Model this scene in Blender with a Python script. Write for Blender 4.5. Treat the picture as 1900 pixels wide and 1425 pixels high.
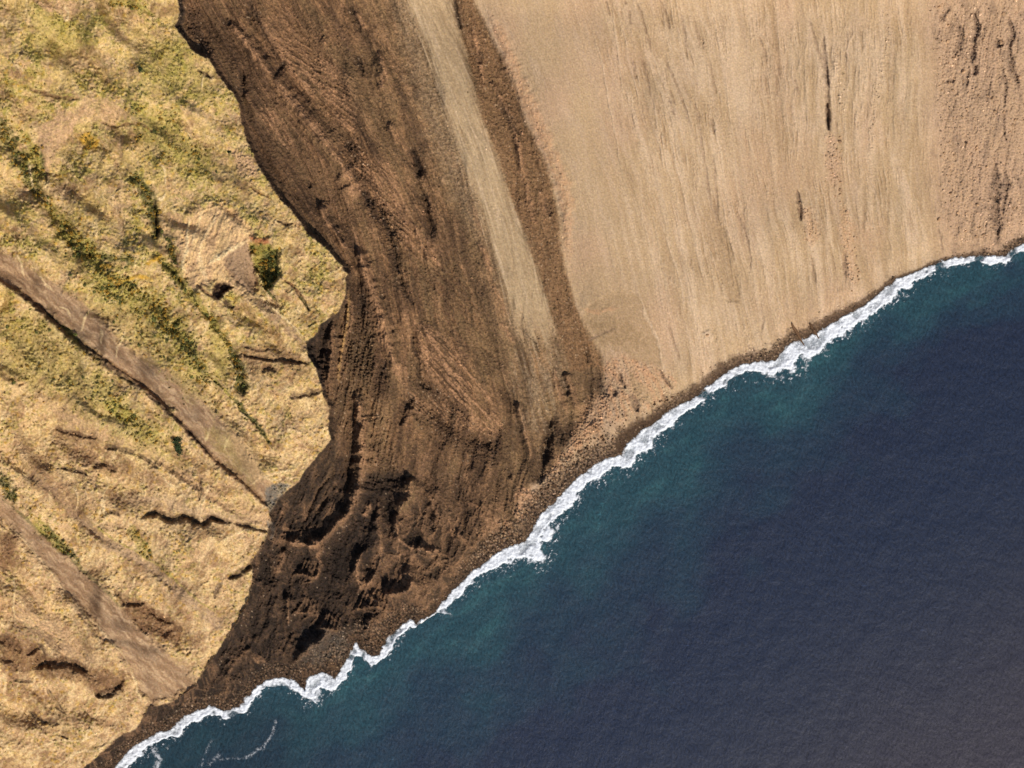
import bpy, math, random
import numpy as np

# ------------------------------------------------------------------ camera, sky, sun
sc = bpy.context.scene
for o in list(bpy.data.objects):
    bpy.data.objects.remove(o)
HC = 1400.0                      # camera height above the sea, metres
MPP = 0.5                        # metres per traced unit at sea level
cam_d = bpy.data.cameras.new("camera")
cam = bpy.data.objects.new("camera", cam_d)
sc.collection.objects.link(cam)
cam.location = (0, 0, HC)
cam.rotation_euler = (0, 0, 0)
cam_d.sensor_width = 36
cam_d.lens = 36 * HC / 950.0
cam_d.clip_start = 10
cam_d.clip_end = 60000
sc.camera = cam
sc.render.resolution_x, sc.render.resolution_y = 1024, 768

SUN_EL = math.radians(36)
SDX, SDY = 0.50, -0.866          # horizontal direction towards the sun (screen right, screen down)
w = bpy.data.worlds.new("World"); sc.world = w; w.use_nodes = True
nt = w.node_tree; nt.nodes.clear()
sky = nt.nodes.new("ShaderNodeTexSky"); sky.sky_type = 'NISHITA'; sky.sun_disc = False
sky.sun_elevation = SUN_EL
sky.sun_rotation = math.atan2(SDX, SDY)
bg = nt.nodes.new("ShaderNodeBackground"); bg.inputs[1].default_value = 0.12
out = nt.nodes.new("ShaderNodeOutputWorld")
nt.links.new(sky.outputs[0], bg.inputs[0]); nt.links.new(bg.outputs[0], out.inputs[0])
sl = bpy.data.lights.new("sun", 'SUN'); sl.energy = 4.45; sl.angle = math.radians(0.5); sl.color = (1.0, 0.91, 0.79)
so = bpy.data.objects.new("sun", sl); sc.collection.objects.link(so)
from mathutils import Vector
sd = Vector((SDX * math.cos(SUN_EL), SDY * math.cos(SUN_EL), math.sin(SUN_EL)))
so.rotation_euler = sd.to_track_quat('Z', 'Y').to_euler()
sc.view_settings.view_transform = 'Standard'; sc.view_settings.look = 'None'
sc.view_settings.exposure = 0.0; sc.view_settings.gamma = 1.0

# ------------------------------------------------------------------ noise
F = np.float32
def _h(ix, iy, seed):
    n = (ix.astype(np.int64) * 374761393 + iy.astype(np.int64) * 668265263 + seed * 974634777) & 0xffffffff
    n = ((n ^ (n >> 13)) * 1274126177) & 0xffffffff
    n = (n ^ (n >> 16)) & 0xffff
    return n.astype(F) / F(65535.0)
def perlin(x, y, seed=0):
    x0 = np.floor(x); y0 = np.floor(y)
    fx = (x - x0).astype(F); fy = (y - y0).astype(F)
    ix = x0.astype(np.int64); iy = y0.astype(np.int64)
    sx = fx * fx * fx * (fx * (fx * 6 - 15) + 10); sy = fy * fy * fy * (fy * (fy * 6 - 15) + 10)
    def g(dx, dy):
        a = _h(ix + dx, iy + dy, seed) * F(6.2831853)
        return np.cos(a) * (fx - dx) + np.sin(a) * (fy - dy)
    a = g(0, 0); b = g(1, 0); c = g(0, 1); d = g(1, 1)
    return ((a + sx * (b - a)) * (1 - sy) + (c + sx * (d - c)) * sy) * F(1.5)
def fbm(x, y, seed=0, octv=4, gain=0.5):
    s = 0; a = 1.0; t = 0
    for i in range(octv):
        s = s + a * perlin(x * 2 ** i + 17.3 * i, y * 2 ** i - 9.1 * i, seed + i * 7); t += a; a *= gain
    return s / t
def ridged(x, y, seed=0, octv=4, gain=0.55):
    s = 0; a = 1.0; t = 0
    for i in range(octv):
        s = s + a * (1 - 2.2 * np.abs(perlin(x * 2 ** i + 5.7 * i, y * 2 ** i, seed + i * 5))); t += a; a *= gain
    return s / t
def worley(x, y, seed=0):
    x0 = np.floor(x).astype(np.int64); y0 = np.floor(y).astype(np.int64)
    best = np.full(x.shape, 9.0, F); cid = np.zeros(x.shape, F)
    for dx in (-1, 0, 1):
        for dy in (-1, 0, 1):
            hx = _h(x0 + dx, y0 + dy, seed); hy = _h(x0 + dx, y0 + dy, seed + 31)
            d = (x0 + dx + hx - x) ** 2 + (y0 + dy + hy - y) ** 2
            m = d < best
            best = np.where(m, d, best).astype(F); cid = np.where(m, _h(x0 + dx, y0 + dy, seed + 77), cid)
    return np.sqrt(best), cid
def ss(a, b, x):
    t = np.clip((x - a) / (b - a), 0, 1); return (t * t * (3 - 2 * t)).astype(F)
def blur(a, n, it=3):
    for _ in range(it):
        for ax in (0, 1):
            p = np.pad(a, [(n + 1, n) if i == ax else (0, 0) for i in (0, 1)], mode='edge')
            c = np.cumsum(p.astype(np.float64), axis=ax)
            k = 2 * n + 1
            if ax == 0: a = ((c[k:] - c[:-k]) / k).astype(F)
            else: a = ((c[:, k:] - c[:, :-k]) / k).astype(F)
    return a

# ------------------------------------------------------------------ traced lines (map units, y down)
COAST = [(-2500,3100),(-600,1900),(0,1555),(120,1480),(214,1427),(236,1397),(280,1368),(320,1353),(343,1331),(390,1311),(416,1320),(446,1313),
 (460,1294),(490,1265),(530,1259),(550,1266),(566,1280),(575,1257),(597,1248),(610,1255),(623,1262),(633,1245),(641,1232),(650,1212),(661,1195),(668,1205),(689,1220),
 (706,1216),(711,1202),(717,1189),(736,1170),(762,1152),(773,1159),(795,1147),(813,1134),(820,1120),(850,1089),(880,1060),(916,1034),
 (938,1019),(958,1012),(975,1008),(984,992),(994,975),(1008,953),(1028,935),(1045,918),(1058,902),(1075,887),(1104,865),(1126,853),(1140,852),(1155,846),
 (1174,816),(1190,804),(1207,792),(1247,761),(1284,741),(1321,715),(1350,691),(1373,680),(1395,675),(1420,671),(1439,671),(1452,655),(1468,639),
 (1490,632),(1516,621),(1540,604),(1564,591),(1608,567),(1630,547),(1664,521),(1708,503),(1741,487),(1789,479),(1819,475),(1848,480),
 (1870,472),(1882,460),(1900,453),(1960,425),(2300,320),(3100,60),(4600,-500)]
EDGE = [(-600,1900),(0,1540),(100,1470),(155,1425),(206,1379),(254,1349),(268,1325),(276,1311),(313,1305),(354,1279),(376,1246),(405,1206),(435,1158),
 (457,1121),(470,1077),(467,1058),(464,1044),(478,1024),(490,1007),(505,970),(501,951),(516,925),(553,892),(593,840),(615,815),(608,793),
 (612,759),(601,737),(589,686),(571,660),(566,634),(589,619),(592,604),(604,594),(626,580),(643,546),(641,513),(645,508),(612,464),
 (571,431),(542,394),(505,350),(475,298),(457,258),(448,221),(442,188),(409,144),(387,111),(357,96),(343,74),(324,48),(332,28),(330,0),
 (330,-60),(260,-400),(100,-1100),(-300,-2500)]
# land between the brown scree and the sand
BS = [(820,-2500),(860,-300),(873,0),(906,55),(932,111),(954,158),(976,228),(1005,287),(1024,339),(1035,405),(1042,479),(1057,525),(1067,572),
 (1089,605),(1112,650),(1120,690),(1112,730),(1080,790),(1050,830),(1020,880),(985,900),(965,930),(955,985),(975,1015),(1000,1200),(1100,2600)]
FL = [(250,[(250,-300),(330,0),(448,230),(641,510),(600,750),(545,890),(400,1200),(250,1400)]),
 (430,[(330,-300),(430,0),(520,160),(640,300),(690,480),(722,630),(700,850),(640,1050),(520,1300)]),
 (560,[(500,-300),(560,0),(660,200),(765,420),(800,600),(860,760),(830,950),(760,1150)]),
 (750,[(680,-300),(750,0),(865,310),(935,540),(975,700),(990,850),(950,1000)]),
 (873,[(800,-300),(873,0),(954,158),(1035,405),(1067,572),(1120,700),(1100,860)]),
 (1080,[(1040,-300),(1080,0),(1150,250),(1210,500),(1250,720)]),
 (1300,[(1270,-300),(1300,0),(1345,250),(1400,500),(1440,700)]),
 (1530,[(1530,-300),(1530,0),(1540,300),(1580,560)]),
 (1740,[(1745,-300),(1740,0),(1735,300),(1760,500)]),
 (1950,[(2000,-300),(1950,0),(1905,250),(1880,480)])]

# ------------------------------------------------------------------ grid
def axis(a, b, step, lo, hi, k=1.12):
    c = list(np.arange(a, b + step * .5, step))
    s = step; x = c[-1]; hi_l = []
    while x < hi: s *= k; x += s; hi_l.append(x)
    s = step; x = c[0]; lo_l = []
    while x > lo: s *= k; x -= s; lo_l.append(x)
    return np.array(lo_l[::-1] + c + hi_l, F)
STEP = 1.3
ua = axis(-40, 1940, STEP, -2300, 4400); va = axis(-40, 1466, STEP, -2300, 3000)
U, V = np.meshgrid(ua, va)
NR, NC = U.shape

def seg_dist(PU, PV, pts):
    """distance, signed side (positive = left of travel), arc position"""
    best = np.full(PU.shape, 1e9, F); side = np.zeros(PU.shape, F); arc = np.zeros(PU.shape, F)
    L = 0.0
    for (x0, y0), (x1, y1) in zip(pts[:-1], pts[1:]):
        dx, dy = x1 - x0, y1 - y0; l2 = dx * dx + dy * dy; l = math.sqrt(l2)
        t = np.clip(((PU - x0) * dx + (PV - y0) * dy) / l2, 0, 1)
        d = np.hypot(PU - (x0 + t * dx), PV - (y0 + t * dy))
        m = d < best
        best = np.where(m, d, best).astype(F)
        side = np.where(m, dx * (PV - y0) - dy * (PU - x0), side).astype(F)
        arc = np.where(m, L + t * l, arc).astype(F)
        L += l
    return best, side, arc
def inside(PU, PV, poly):
    r = np.zeros(PU.shape, bool)
    n = len(poly)
    for i in range(n):
        x0, y0 = poly[i]; x1, y1 = poly[(i + 1) % n]
        if y0 == y1: continue
        c = (PV < y0) != (PV < y1)
        r ^= c & (PU < x0 + (PV - y0) * (x1 - x0) / (y1 - y0))
    return r
wu = U + 2.2 * fbm(U / 16, V / 16, 3, 3) ; wv = V + 2.2 * fbm(U / 16, V / 16, 9, 3)
wu2 = U + 5 * fbm(U / 30, V / 30, 13, 4); wv2 = V + 5 * fbm(U / 30, V / 30, 19, 4)

cd, _, carc = seg_dist(wu, wv, COAST)
land = inside(wu, wv, COAST + [(4600, -9000), (-9000, -9000), (-9000, 3100)])
cd = np.where(land, cd, -cd)                      # signed map distance, + on land
wu3 = wu + 2.6 * fbm(U / 7, V / 7, 23, 4, .65) + 3 * fbm(U / 40, V / 40, 25, 2); wv3 = wv + 2.6 * fbm(U / 7, V / 7, 27, 4, .65) + 3 * fbm(U / 40, V / 40, 29, 2)
ed, _, earc = seg_dist(wu3, wv3, EDGE)
ing = inside(wu3, wv3, EDGE + [(-9000, -2500), (-9000, 1900)])
ed = np.where(ing, ed, -ed)                        # + in the grass
wu4 = wu3 + 9 * fbm(U / 16, V / 60, 31, 4, .6) * ss(250, 700, V); wv4 = wv3
bd, _, _ = seg_dist(wu4, wv4, BS)
inb = inside(wu4, wv4, BS + [(-9000, 2600), (-9000, -2500)])
bd = np.where(inb, bd, -bd)                        # + on the brown side

# flow coordinate
Sf = np.zeros_like(U)
fu = np.stack([np.interp(va, [p[1] for p in pl], [p[0] for p in pl]) for _, pl in FL], 1)
fs = np.array([s for s, _ in FL])
for r in range(NR):
    x = fu[r]; x = np.maximum.accumulate(x + np.arange(len(x)) * 1e-3)
    a = np.interp(ua, x, fs)
    a = np.where(ua < x[0], fs[0] + (ua - x[0]), a); a = np.where(ua > x[-1], fs[-1] + (ua - x[-1]), a)
    Sf[r] = a

# ------------------------------------------------------------------ base relief
x = np.maximum(cd, 0) * MPP * 0.58
f = 330 * (1 - np.exp(-x / 330))
fb = blur(f, 34, 3)
base = f + (fb - f) * ss(25, 130, cd)
# the sand slope leans a little more to the south than the coast does
sandy = (~inb) & (~ing)
R0 = np.where(ing, 0, np.where(inb, 1, 2))          # 0 grass 1 brown 2 sand
gm = ss(-1.5, 1.5, ed)                              # grass mask
bm = ss(-7, 7, bd) * (1 - gm)                      # brown mask
sm = (1 - ss(-7, 7, bd)) * (1 - gm)                # sand mask
# height of the drop below the grass edge, along the edge (by image row)
drop = np.interp(V, [-400, 0, 200, 600, 850, 1000, 1150, 1260, 1320, 1500], [22, 16, 9, 20, 20, 18, 15, 9, 3, 2]).astype(F)
Hh = base.copy()
cliff = ss(-9, 1.0, ed)
Hh += drop * cliff
# bowl in the brown scree, trough between scree and sand
Hh -= 10 * ss(-70, 70, bd) * (1 - gm) * ss(0, 60, -ed) * ss(20, 120, cd)
tl = np.abs(Sf - 860)
Hh -= 9 * np.exp(-(tl / 70) ** 2) * ss(0, 140, cd) * (1 - gm)
Hh += 8 * fbm(U / 260, V / 260, 41, 2) * ss(30, 200, cd)

# ------------------------------------------------------------------ colour (material colours, some with shade put in, display values)
def c(r, g, b): return np.array([r, g, b], F)
COL = dict(dlow=c(50,41,35),  # tone of the lower scree with its shade put in
 grass=c(214,182,112), green=c(172,158,78), dgreen=c(90,92,52), straw=c(238,199,142), bare=c(214,174,130), strip=c(172,141,110), stripl=c(204,170,132),
 yellow=c(216,166,58), soil=c(128,94,66), soil_shade=c(76,58,46), rust=c(190,124,84), pale=c(246,216,164),  # the dark soil carries the shade of scarps, gullies and hollows
 brown=c(138,104,73), dbrown=c(76,58,44), lbrown=c(184,140,103), pbrown=c(152,115,84), ybrown=c(192,150,96), obrown=c(134,108,76), black=c(50,42,37),
 sand=c(199,168,130), lsand=c(222,192,158), psand=c(206,168,136), dsand=c(180,150,114), gsand=c(188,162,130), rock=c(136,112,92), pink=c(208,160,120),
 beach=c(88,68,52), cliffd=c(58,48,40), grey=c(124,118,108), peb=c(116,88,64))
C = np.zeros(U.shape + (3,), F)
def mixc(m, col):
    global C
    k = COL[col] if isinstance(col, str) else col
    C += m[..., None] * (k - C)

# --- sand slope
n_lo = fbm(U / 150, V / 260, 51, 3)
sx = Sf + 14 * n_lo + 5 * fbm(U / 40, V / 90, 65, 2); s1 = fbm(sx / 30, V / 260, 61, 4) * np.clip(1 + 1.6 * fbm(U / 110, V / 150, 68, 2), .2, 2); s2 = fbm(sx / 10, V / 90, 62, 4, .6) * np.clip(1 + 2 * fbm(U / 70, V / 90, 69, 2), .1, 2); s3 = fbm(sx / 3.4, V / 34, 63, 3, .6) * np.clip(1 + 2 * fbm(U / 50, V / 60, 70, 2), .1, 2)
C[:] = COL['sand']
streaky = (.22 + .78 * ss(1030, 1150, Sf)) * (1 - ss(1640, 1760, Sf) * 0.6)
mixc(ss(-0.05, .3, s1) * .75 * streaky, 'lsand'); mixc(ss(.03, .35, -s1) * .75 * streaky, 'dsand')
mixc(ss(.05, .4, s2) * .6 * streaky, 'lsand'); mixc(ss(.05, .4, -s2) * .55 * streaky, 'dsand')
mixc(ss(-.1, .4, n_lo) * .5, 'psand'); mixc(ss(.0, .4, fbm(U / 60, V / 120, 64, 4)) * .3, 'gsand'); mixc(ss(.0, .35, fbm(sx / 20, V / 90, 67, 4)) * .3, c(210,180,152)); mixc(ss(.1, .5, s3) * .35 * (.25 + streaky), 'lsand'); mixc(ss(.12, .5, -s3) * .4 * (.2 + streaky), 'dsand'); mixc(ss(.28, .5, -s2) * ss(.0, .3, -s3) * .35 * streaky, 'rock')
mixc(ss(1690, 1760, Sf) * .55, 'psand'); mixc(ss(1690, 1760, Sf) * ss(0, .5, fbm(U / 20, V / 40, 66, 4)) * .45, 'rock')
hs = 1.3 * s1 * streaky + 0.75 * s2 * streaky + 0.25 * s3 * (0.3 + streaky)
# --- brown
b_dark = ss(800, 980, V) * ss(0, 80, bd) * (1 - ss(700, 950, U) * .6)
b1 = fbm(Sf / 20, V / 150, 71, 4); b2 = fbm(Sf / 6.5, V / 50, 72, 3); b3 = fbm(U / 5, V / 5, 73, 2)
brn = np.broadcast_to(COL['brown'], C.shape).copy()
def mb(m, col):
    global brn
    brn += m[..., None] * (COL[col] - brn)
mb(ss(650, 760, Sf) * .35, 'gsand' ); mb(ss(700, 780, Sf) * ss(600, 760, V) * .3, 'brown')
ob = fbm((U * .72 - V * .69) / 5.5 + 3 * b1, (U * .69 + V * .72) / 70, 76, 3) * ss(0, 90, Sf - 330) * (1 - ss(700, 780, Sf))
mb(ss(0, .35, b1) * .6, 'lbrown'); mb(ss(.03, .35, -b1) * .6, 'dbrown')
mb(ss(.05, .4, ob) * .38, 'lbrown'); mb(ss(.05, .4, -ob) * .38, 'dbrown')
mb(ss(.05, .4, b2) * .3, 'lbrown'); mb(ss(.05, .4, -b2) * .34, 'dbrown')
bt = fbm((Sf + 20 * n_lo) / 45, V / 200, 433, 4, .6); mb(ss(.05, .4, bt) * .5, 'dbrown'); mb(ss(-.1, .35, -bt) * .5, 'obrown'); mb(ss(600, 760, Sf) * .4, 'obrown'); mb((1 - ss(0, 70, Sf - 340)) * .35, 'dbrown')
rubble_b = ss(.0, .35, fbm(U / 38, V / 70, 77, 4)) * (1 - ss(700, 800, Sf) * .6)
mb(rubble_b * .35, 'dbrown')
mb(ss(0, .6, fbm(U / 45, V / 45, 75, 4)) * .35, 'obrown')
mb(b_dark * .8, 'dlow')  # lower scree darkened, shade of the slope put into its colour
mb(ss(840, 980, V) * ss(.25, .62, ridged((U + 26 * fbm(U / 60, V / 60, 121, 2)) / 34, (V + 34 * fbm(U / 50, V / 50, 122, 2)) / 62, 123, 5, .6)) * .6, 'pbrown')
fo_u = U + 40 * fbm(U / 90, V / 90, 151, 2) + 8 * fbm(U / 20, V / 20, 153, 2); fo_v = V + 46 * fbm(U / 80, V / 80, 152, 2)
fold = np.clip(1 - np.abs(fbm((fo_u * .9 + fo_v * .3) / 24, fo_v / 60, 154, 3)) * 7, 0, 1) * ss(820, 960, V) * ss(0, 30, bd) * ss(-.25, .15, fbm(U / 50, V / 50, 155, 2) + .1)
mb(fold * .5, 'lbrown')
mb(ss(880, 1000, U) * ss(640, 760, V) * ss(-.1, .3, fbm(U / 20, V / 60, 79, 4)) * .6, 'dbrown')
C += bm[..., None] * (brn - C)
bl = fbm((Sf + 30 * fbm(U / 90, V / 140, 431, 2)) / 62, V / 330, 430, 4, .55)
hb = (9 * bl * ss(0, 80, cd) + 1.7 * b1 + .9 * b2 + .8 * ob + 1.3 * fold) * bm
sw_u = U + 26 * fbm(U / 60, V / 60, 121, 2); sw_v = V + 34 * fbm(U / 50, V / 50, 122, 2)
swirl = ridged(sw_u / 34, sw_v / 62, 123, 5, .6)
# --- grass
A_up = [(-60,425),(0,464),(85,516),(177,575),(236,642),(332,700),(416,782),(445,815),(500,900),(515,925)]
A_lo = [(-60,480),(0,520),(59,557),(125,619),(199,671),(273,723),(332,782),(398,852),(450,895),(492,935)]
B_up = [(-60,870),(0,922),(74,985),(155,1058),(236,1136),(287,1195),(354,1243),(362,1275)]
B_lo = [(-60,905),(0,958),(74,1036),(140,1121),(221,1206),(252,1262),(280,1306)]
washm = np.zeros_like(U)
for up, lo in ((A_up, A_lo), (B_up, B_lo)):
    pl = up + lo[::-1]; d_, _, _ = seg_dist(wu2, wv2, pl + [pl[0]]); washm = np.maximum(washm, ss(-6, 4, np.where(inside(wu2, wv2, pl), d_, -d_)))
gw = 1 - .88 * washm
g1 = fbm(U / 70, V / 70, 81, 5, .6); g2 = fbm(U / 26, V / 26, 82, 4, .6); g3 = fbm(U / 5, V / 5, 83, 3)
gr = np.broadcast_to(COL['grass'], C.shape).copy()
def mg(m, col):
    global gr
    gr += m[..., None] * (COL[col] - gr)
southness = ss(500, 950, V)
mg(ss(-.15, .35, g2 + .35 * southness) * .8, 'straw'); mg(ss(-.05, .3, g1 + .5 * fbm(U / 12, V / 12, 84, 3) - .28 * southness + .06) * .75, 'green')
mg(ss(.0, .35, -g2 + .3 * g1 + .12 * southness) * .8, 'bare')
mg(southness * .22, 'straw'); mg(ss(-.05, .35, fbm(U / 48, V / 48, 88, 4) + .3 * ss(600, 1300, V) - .08) * .75, 'bare'); mg(ss(.02, .35, fbm(U / 60, V / 40, 87, 5, .6) + .12 * ss(700, 1300, V)) * .55, 'soil')
mg(ss(.32, .6, fbm(U / 22, V / 22, 85, 4)) * .5, 'yellow')
# contour-like pale rills and terraces
rl = 1 - np.abs(fbm(U / 34 + V / 80, V / 60 - U / 90, 86, 4)) * 9
mg(np.clip(rl, 0, 1) * .45, 'pale')
C += gm[..., None] * (gr - C)
tus_d, tus_i = worley((U * .8 + V * .25) / 5.6, (V * .95 - U * .2) / 5.6, 5)
tuss = np.clip(1 - tus_d * 1.5, 0, 1) * (tus_i > .3)
tcov = np.clip(.55 + g1 * 1.3 + g2, 0.15, 1) * gm
tz = fbm((U + V) / 7.5 + 2.2 * g2, (U - V) / 34 + g1, 89, 3) * ss(150, 700, V + .3 * U)
tz = tz * gw; rl = np.clip(1 - np.abs(fbm((U + 9 * g2) / 26, (V + 9 * g1) / 40, 94, 3)) * 16, 0, 1) * ss(-.1, .2, fbm(U / 60, V / 60, 95, 2)) * gw
C += (gm * rl * .55)[..., None] * (COL['pale'] - C)
C += (gm * ss(.05, .45, tz) * .5)[..., None] * (COL['pale'] - C); C += (gm * ss(.05, .45, -tz) * .42)[..., None] * (COL['soil'] * 1.12 - C)
rav = fbm((U - V) / 90 + .6 * fbm(U / 120, V / 120, 92, 2), (U + V) / 260, 90, 2, .45)
g1s = fbm(U / 70, V / 70, 81, 2, .4)
hg = (4.0 * g1s + (.6 * g2 + .75 * g3) * gw + .8 * tz + .9 * rl + 21 * rav * ss(5, 80, ed)) * gm
hgt = 1.6 * tuss * tcov * gw
# low terraces across the hillside
hg += 1.2 * np.abs(fbm(U / 34 + V / 80, V / 60 - U / 90, 86, 2)) * 2 * gm * gw

tcol = np.where((tus_i > .85)[..., None], COL['yellow'], np.where((tus_i > .55)[..., None], COL['green'], COL['straw']))
k = (np.clip(tuss * 1.6, 0, 1) * tcov * .5)[..., None]
C += k * (tcol - C)

NZ = fbm(U / 8, V / 8, 311, 3, .6); NZ2 = fbm(U / 24, V / 24, 313, 4, .6)
BARE = np.zeros_like(U)
BCOL = ('straw', 'bare', 'strip', 'stripl', 'soil', 'soil_shade', 'grey', 'pale')
D = np.zeros_like(U)       # added height
ROUGH = np.zeros_like(U)   # extra small-scale roughness
VEG = np.zeros_like(U)     # shrub density
WASH = np.zeros(U.shape, bool)

def smooth_line(p, n=4):
    if len(p) < 3: return p
    P = [np.array(q, float) for q in p]; P = [2 * P[0] - P[1]] + P + [2 * P[-1] - P[-2]]
    o = []
    for i in range(1, len(P) - 2):
        a, b, cc, d = P[i - 1:i + 3]
        for t in np.linspace(0, 1, n, endpoint=False):
            o.append(tuple(.5 * ((2 * b) + (-a + cc) * t + (2 * a - 5 * b + 4 * cc - d) * t * t + (-a + 3 * b - 3 * cc + d) * t ** 3)))
    o.append(tuple(P[-2])); return o

def S(pts, wd, dh=0.0, col=None, a=.8, rough=0., veg=0., taper=True, scarp=0.0, soft=.5, warp=2, only=None, streak=0., fall=3.0, plain=False):
    """a gully, ridge, rill, band or scarp along a traced line"""
    pts = smooth_line(pts)
    xs = [p[0] for p in pts]; ys = [p[1] for p in pts]
    m = wd * (fall if scarp else 2.6) + 12
    i0, i1 = np.searchsorted(ua, [min(xs) - m, max(xs) + m]); j0, j1 = np.searchsorted(va, [min(ys) - m, max(ys) + m])
    sl_ = (slice(j0, j1), slice(i0, i1))
    if i1 <= i0 or j1 <= j0: return
    WU, WV = (wu, wv) if warp == 1 else (wu2, wv2) if warp == 2 else (U, V)
    d, side, arc = seg_dist(WU[sl_], WV[sl_], pts)
    L = sum(math.hypot(q[0] - p[0], q[1] - p[1]) for p, q in zip(pts[:-1], pts[1:]))
    tp = np.clip(np.minimum(arc, L - arc) / (0.28 * L), 0, 1) ** .6 if taper else 1.0
    W = wd * (.3 + .7 * tp) * np.clip(1 + 1.1 * fbm(arc / 18., d * 0 + hash(round(xs[0])) % 50, 7, 3), .3, 2)
    if plain: W = wd * (.35 + .65 * tp) * (1 + .25 * NZ2[sl_])
    g = np.exp(-(d / W) ** 2)
    if plain: tp = tp * tp * (3 - 2 * tp)
    if only == 'g': msk = gm[sl_]
    elif only == 'b': msk = 1 - gm[sl_]
    else: msk = 1.0
    end = tp if not taper else np.clip(tp * 1.5, 0, 1)
    D[sl_] += dh * g * msk * end * (1. if plain else np.clip(1 + .9 * NZ2[sl_], .3, 1.7))
    if scarp:
        sg = np.where(side > 0, d, -d)
        D[sl_] += scarp * (1 / (1 + np.exp(-sg / (wd * .16))) - .5) * np.exp(-(d / (wd * fall * .5)) ** 2) * msk * end
    if col is not None:
        e = 1 - ss(W * (1 - soft), W * (1 + soft), d)
        if streak: e = e * np.clip(1 - streak + 2 * streak * (.5 + fbm(d / 3.0, arc / 30., 5, 2)), 0, 1)
        e = e * a * msk * (end if taper else 1) * np.clip(.86 + 1.1 * NZ[sl_], .15, 1.15)
        kk = COL[col]
        C[sl_] += e[..., None] * (kk - C[sl_])
        if only == 'g' and col in BCOL: BARE[sl_] = np.maximum(BARE[sl_], e)
    if rough: ROUGH[sl_] += rough * g * msk
    if veg: VEG[sl_] += veg * g * msk
def P(poly, col=None, a=.8, dh=0., soft=6, streak=None, rough=0., veg=0., only=None, solid=False):
    """a patch of ground with its own colour, inside a traced outline"""
    xs = [p[0] for p in poly]; ys = [p[1] for p in poly]; m = soft * 2 + 12
    i0, i1 = np.searchsorted(ua, [min(xs) - m, max(xs) + m]); j0, j1 = np.searchsorted(va, [min(ys) - m, max(ys) + m])
    s_ = (slice(j0, j1), slice(i0, i1))
    WU, WV = wu2[s_], wv2[s_]
    d, _, _ = seg_dist(WU, WV, poly + [poly[0]]); d = np.where(inside(WU, WV, poly), d, -d)
    e = ss(-soft, soft, d + soft * 1.7 * (NZ2[s_] + .5 * NZ[s_]))
    if only == 'g': e = e * gm[s_]
    if only == 'b': e = e * (1 - gm[s_])
    D[s_] += dh * e; ROUGH[s_] += rough * e; VEG[s_] += veg * e
    n = 1.0
    if streak is not None:                        # (angle from 'down' in degrees, across, along, height)
        an, ac, al, hh = streak
        ca, sa = math.cos(math.radians(an)), math.sin(math.radians(an))
        sa = -sa; q = U[s_] * ca - V[s_] * sa + (9 if only == 'g' else 4) * NZ2[s_]; r = U[s_] * sa + V[s_] * ca
        nz = fbm(q / ac, r / al, int(xs[0]) % 97, 3)
        if only == 'b': hh *= 1.9; a = min(1., a * 1.25)
        D[s_] += hh * nz * e
        n = np.clip(.5 + 2.2 * nz, 0, 1)
    kk = COL[col] if isinstance(col, str) else col
    if only == 'g' and col in BCOL: a = min(1., a * 1.3); BARE[s_] = np.maximum(BARE[s_], e * a * n)
    if col is not None: C[s_] += (e * a * n * (1. if solid else np.clip(.9 + .8 * NZ[s_], .2, 1.1)))[..., None] * (kk - C[s_])

def bandpoly(l, r): return l + r[::-1]

# ============================ grass hillside ============================
for up, lo in ((A_up, A_lo), (B_up, B_lo)):
    pl = bandpoly(up, lo)
    P(pl, 'strip', .92, dh=-3.0, soft=9, streak=None, only='g', solid=True)
    P(pl, 'stripl', .75, soft=9, streak=(-44, 9, 60, .5), only='g', solid=True)
    P(pl, 'soil', .35, soft=9, streak=(-50, 6, 26, .4), only='g', solid=True)
WASH |= inside(wu2, wv2, bandpoly(A_up, A_lo)) | inside(wu2, wv2, bandpoly(B_up, B_lo))
S([(-40,494)]+A_lo[1:], 4.5, -1.0, 'soil', .75, taper=False, scarp=3.6, only='g', fall=6, warp=1)  # bare scarp, darkened for the shade on its steep side
S([(20,533),(90,585),(150,640),(205,682),(262,722)], 6, -2.5, 'soil_shade', .75, only='g', warp=1)
S([(262,722),(300,755),(340,790),(398,850)], 3.5, -1.5, 'soil_shade', .7, only='g', warp=1)
S(B_up[1:5], 3, -1.0, 'dgreen', .4, only='g')
S(B_lo[1:6], 2, .5, 'pale', .5, only='g')
# pale cracks crossing the wash
for q in ([(168,574),(158,592),(150,612),(146,618)],[(186,608),(188,622),(184,640)],[(232,612),(226,632),(218,648),(215,664)],[(388,790),(386,808),(382,822)],
          [(428,806),(420,822),(416,836)],[(108,566),(124,576),(130,590)],[(30,470),(40,496),(46,520)],[(72,508),(82,524),(100,540)]):
    S(q, 2.2, .5, 'pale', .75, only='g')
C_l = [(60,880),(110,925),(155,970),(199,1007),(243,1031),(295,1064),(339,1106),(405,1156)]
S(C_l, 9, -2, 'strip', .85, taper=False, only='g', streak=.5); S(C_l, 4, 0, 'stripl', .5, taper=False, only='g', streak=.6)
S([(q[0]+9, q[1]-8) for q in C_l[2:]], 2, .8, 'green', .5, only='g')
D_l = [(400,488),(430,515),(479,560),(534,608),(566,640)]
S(D_l, 8, -2, 'strip', .8, taper=False, only='g', streak=.5); S([(q[0]+8,q[1]-5) for q in D_l], 2, .8, 'pale', .7, only='g')
E_l = [(81,745),(120,770),(184,806),(258,832),(310,862),(383,914),(440,950),(500,968)]
S(E_l, 9, -1.5, 'bare', .8, taper=False, only='g', streak=.5); S([(q[0]+3,q[1]+8) for q in E_l[3:]], 3, 0, 'soil', .5, only='g')
S([(230,935),(290,925),(350,945),(420,962),(495,972)], 10, 0, 'stripl', .7, only='g')
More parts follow.
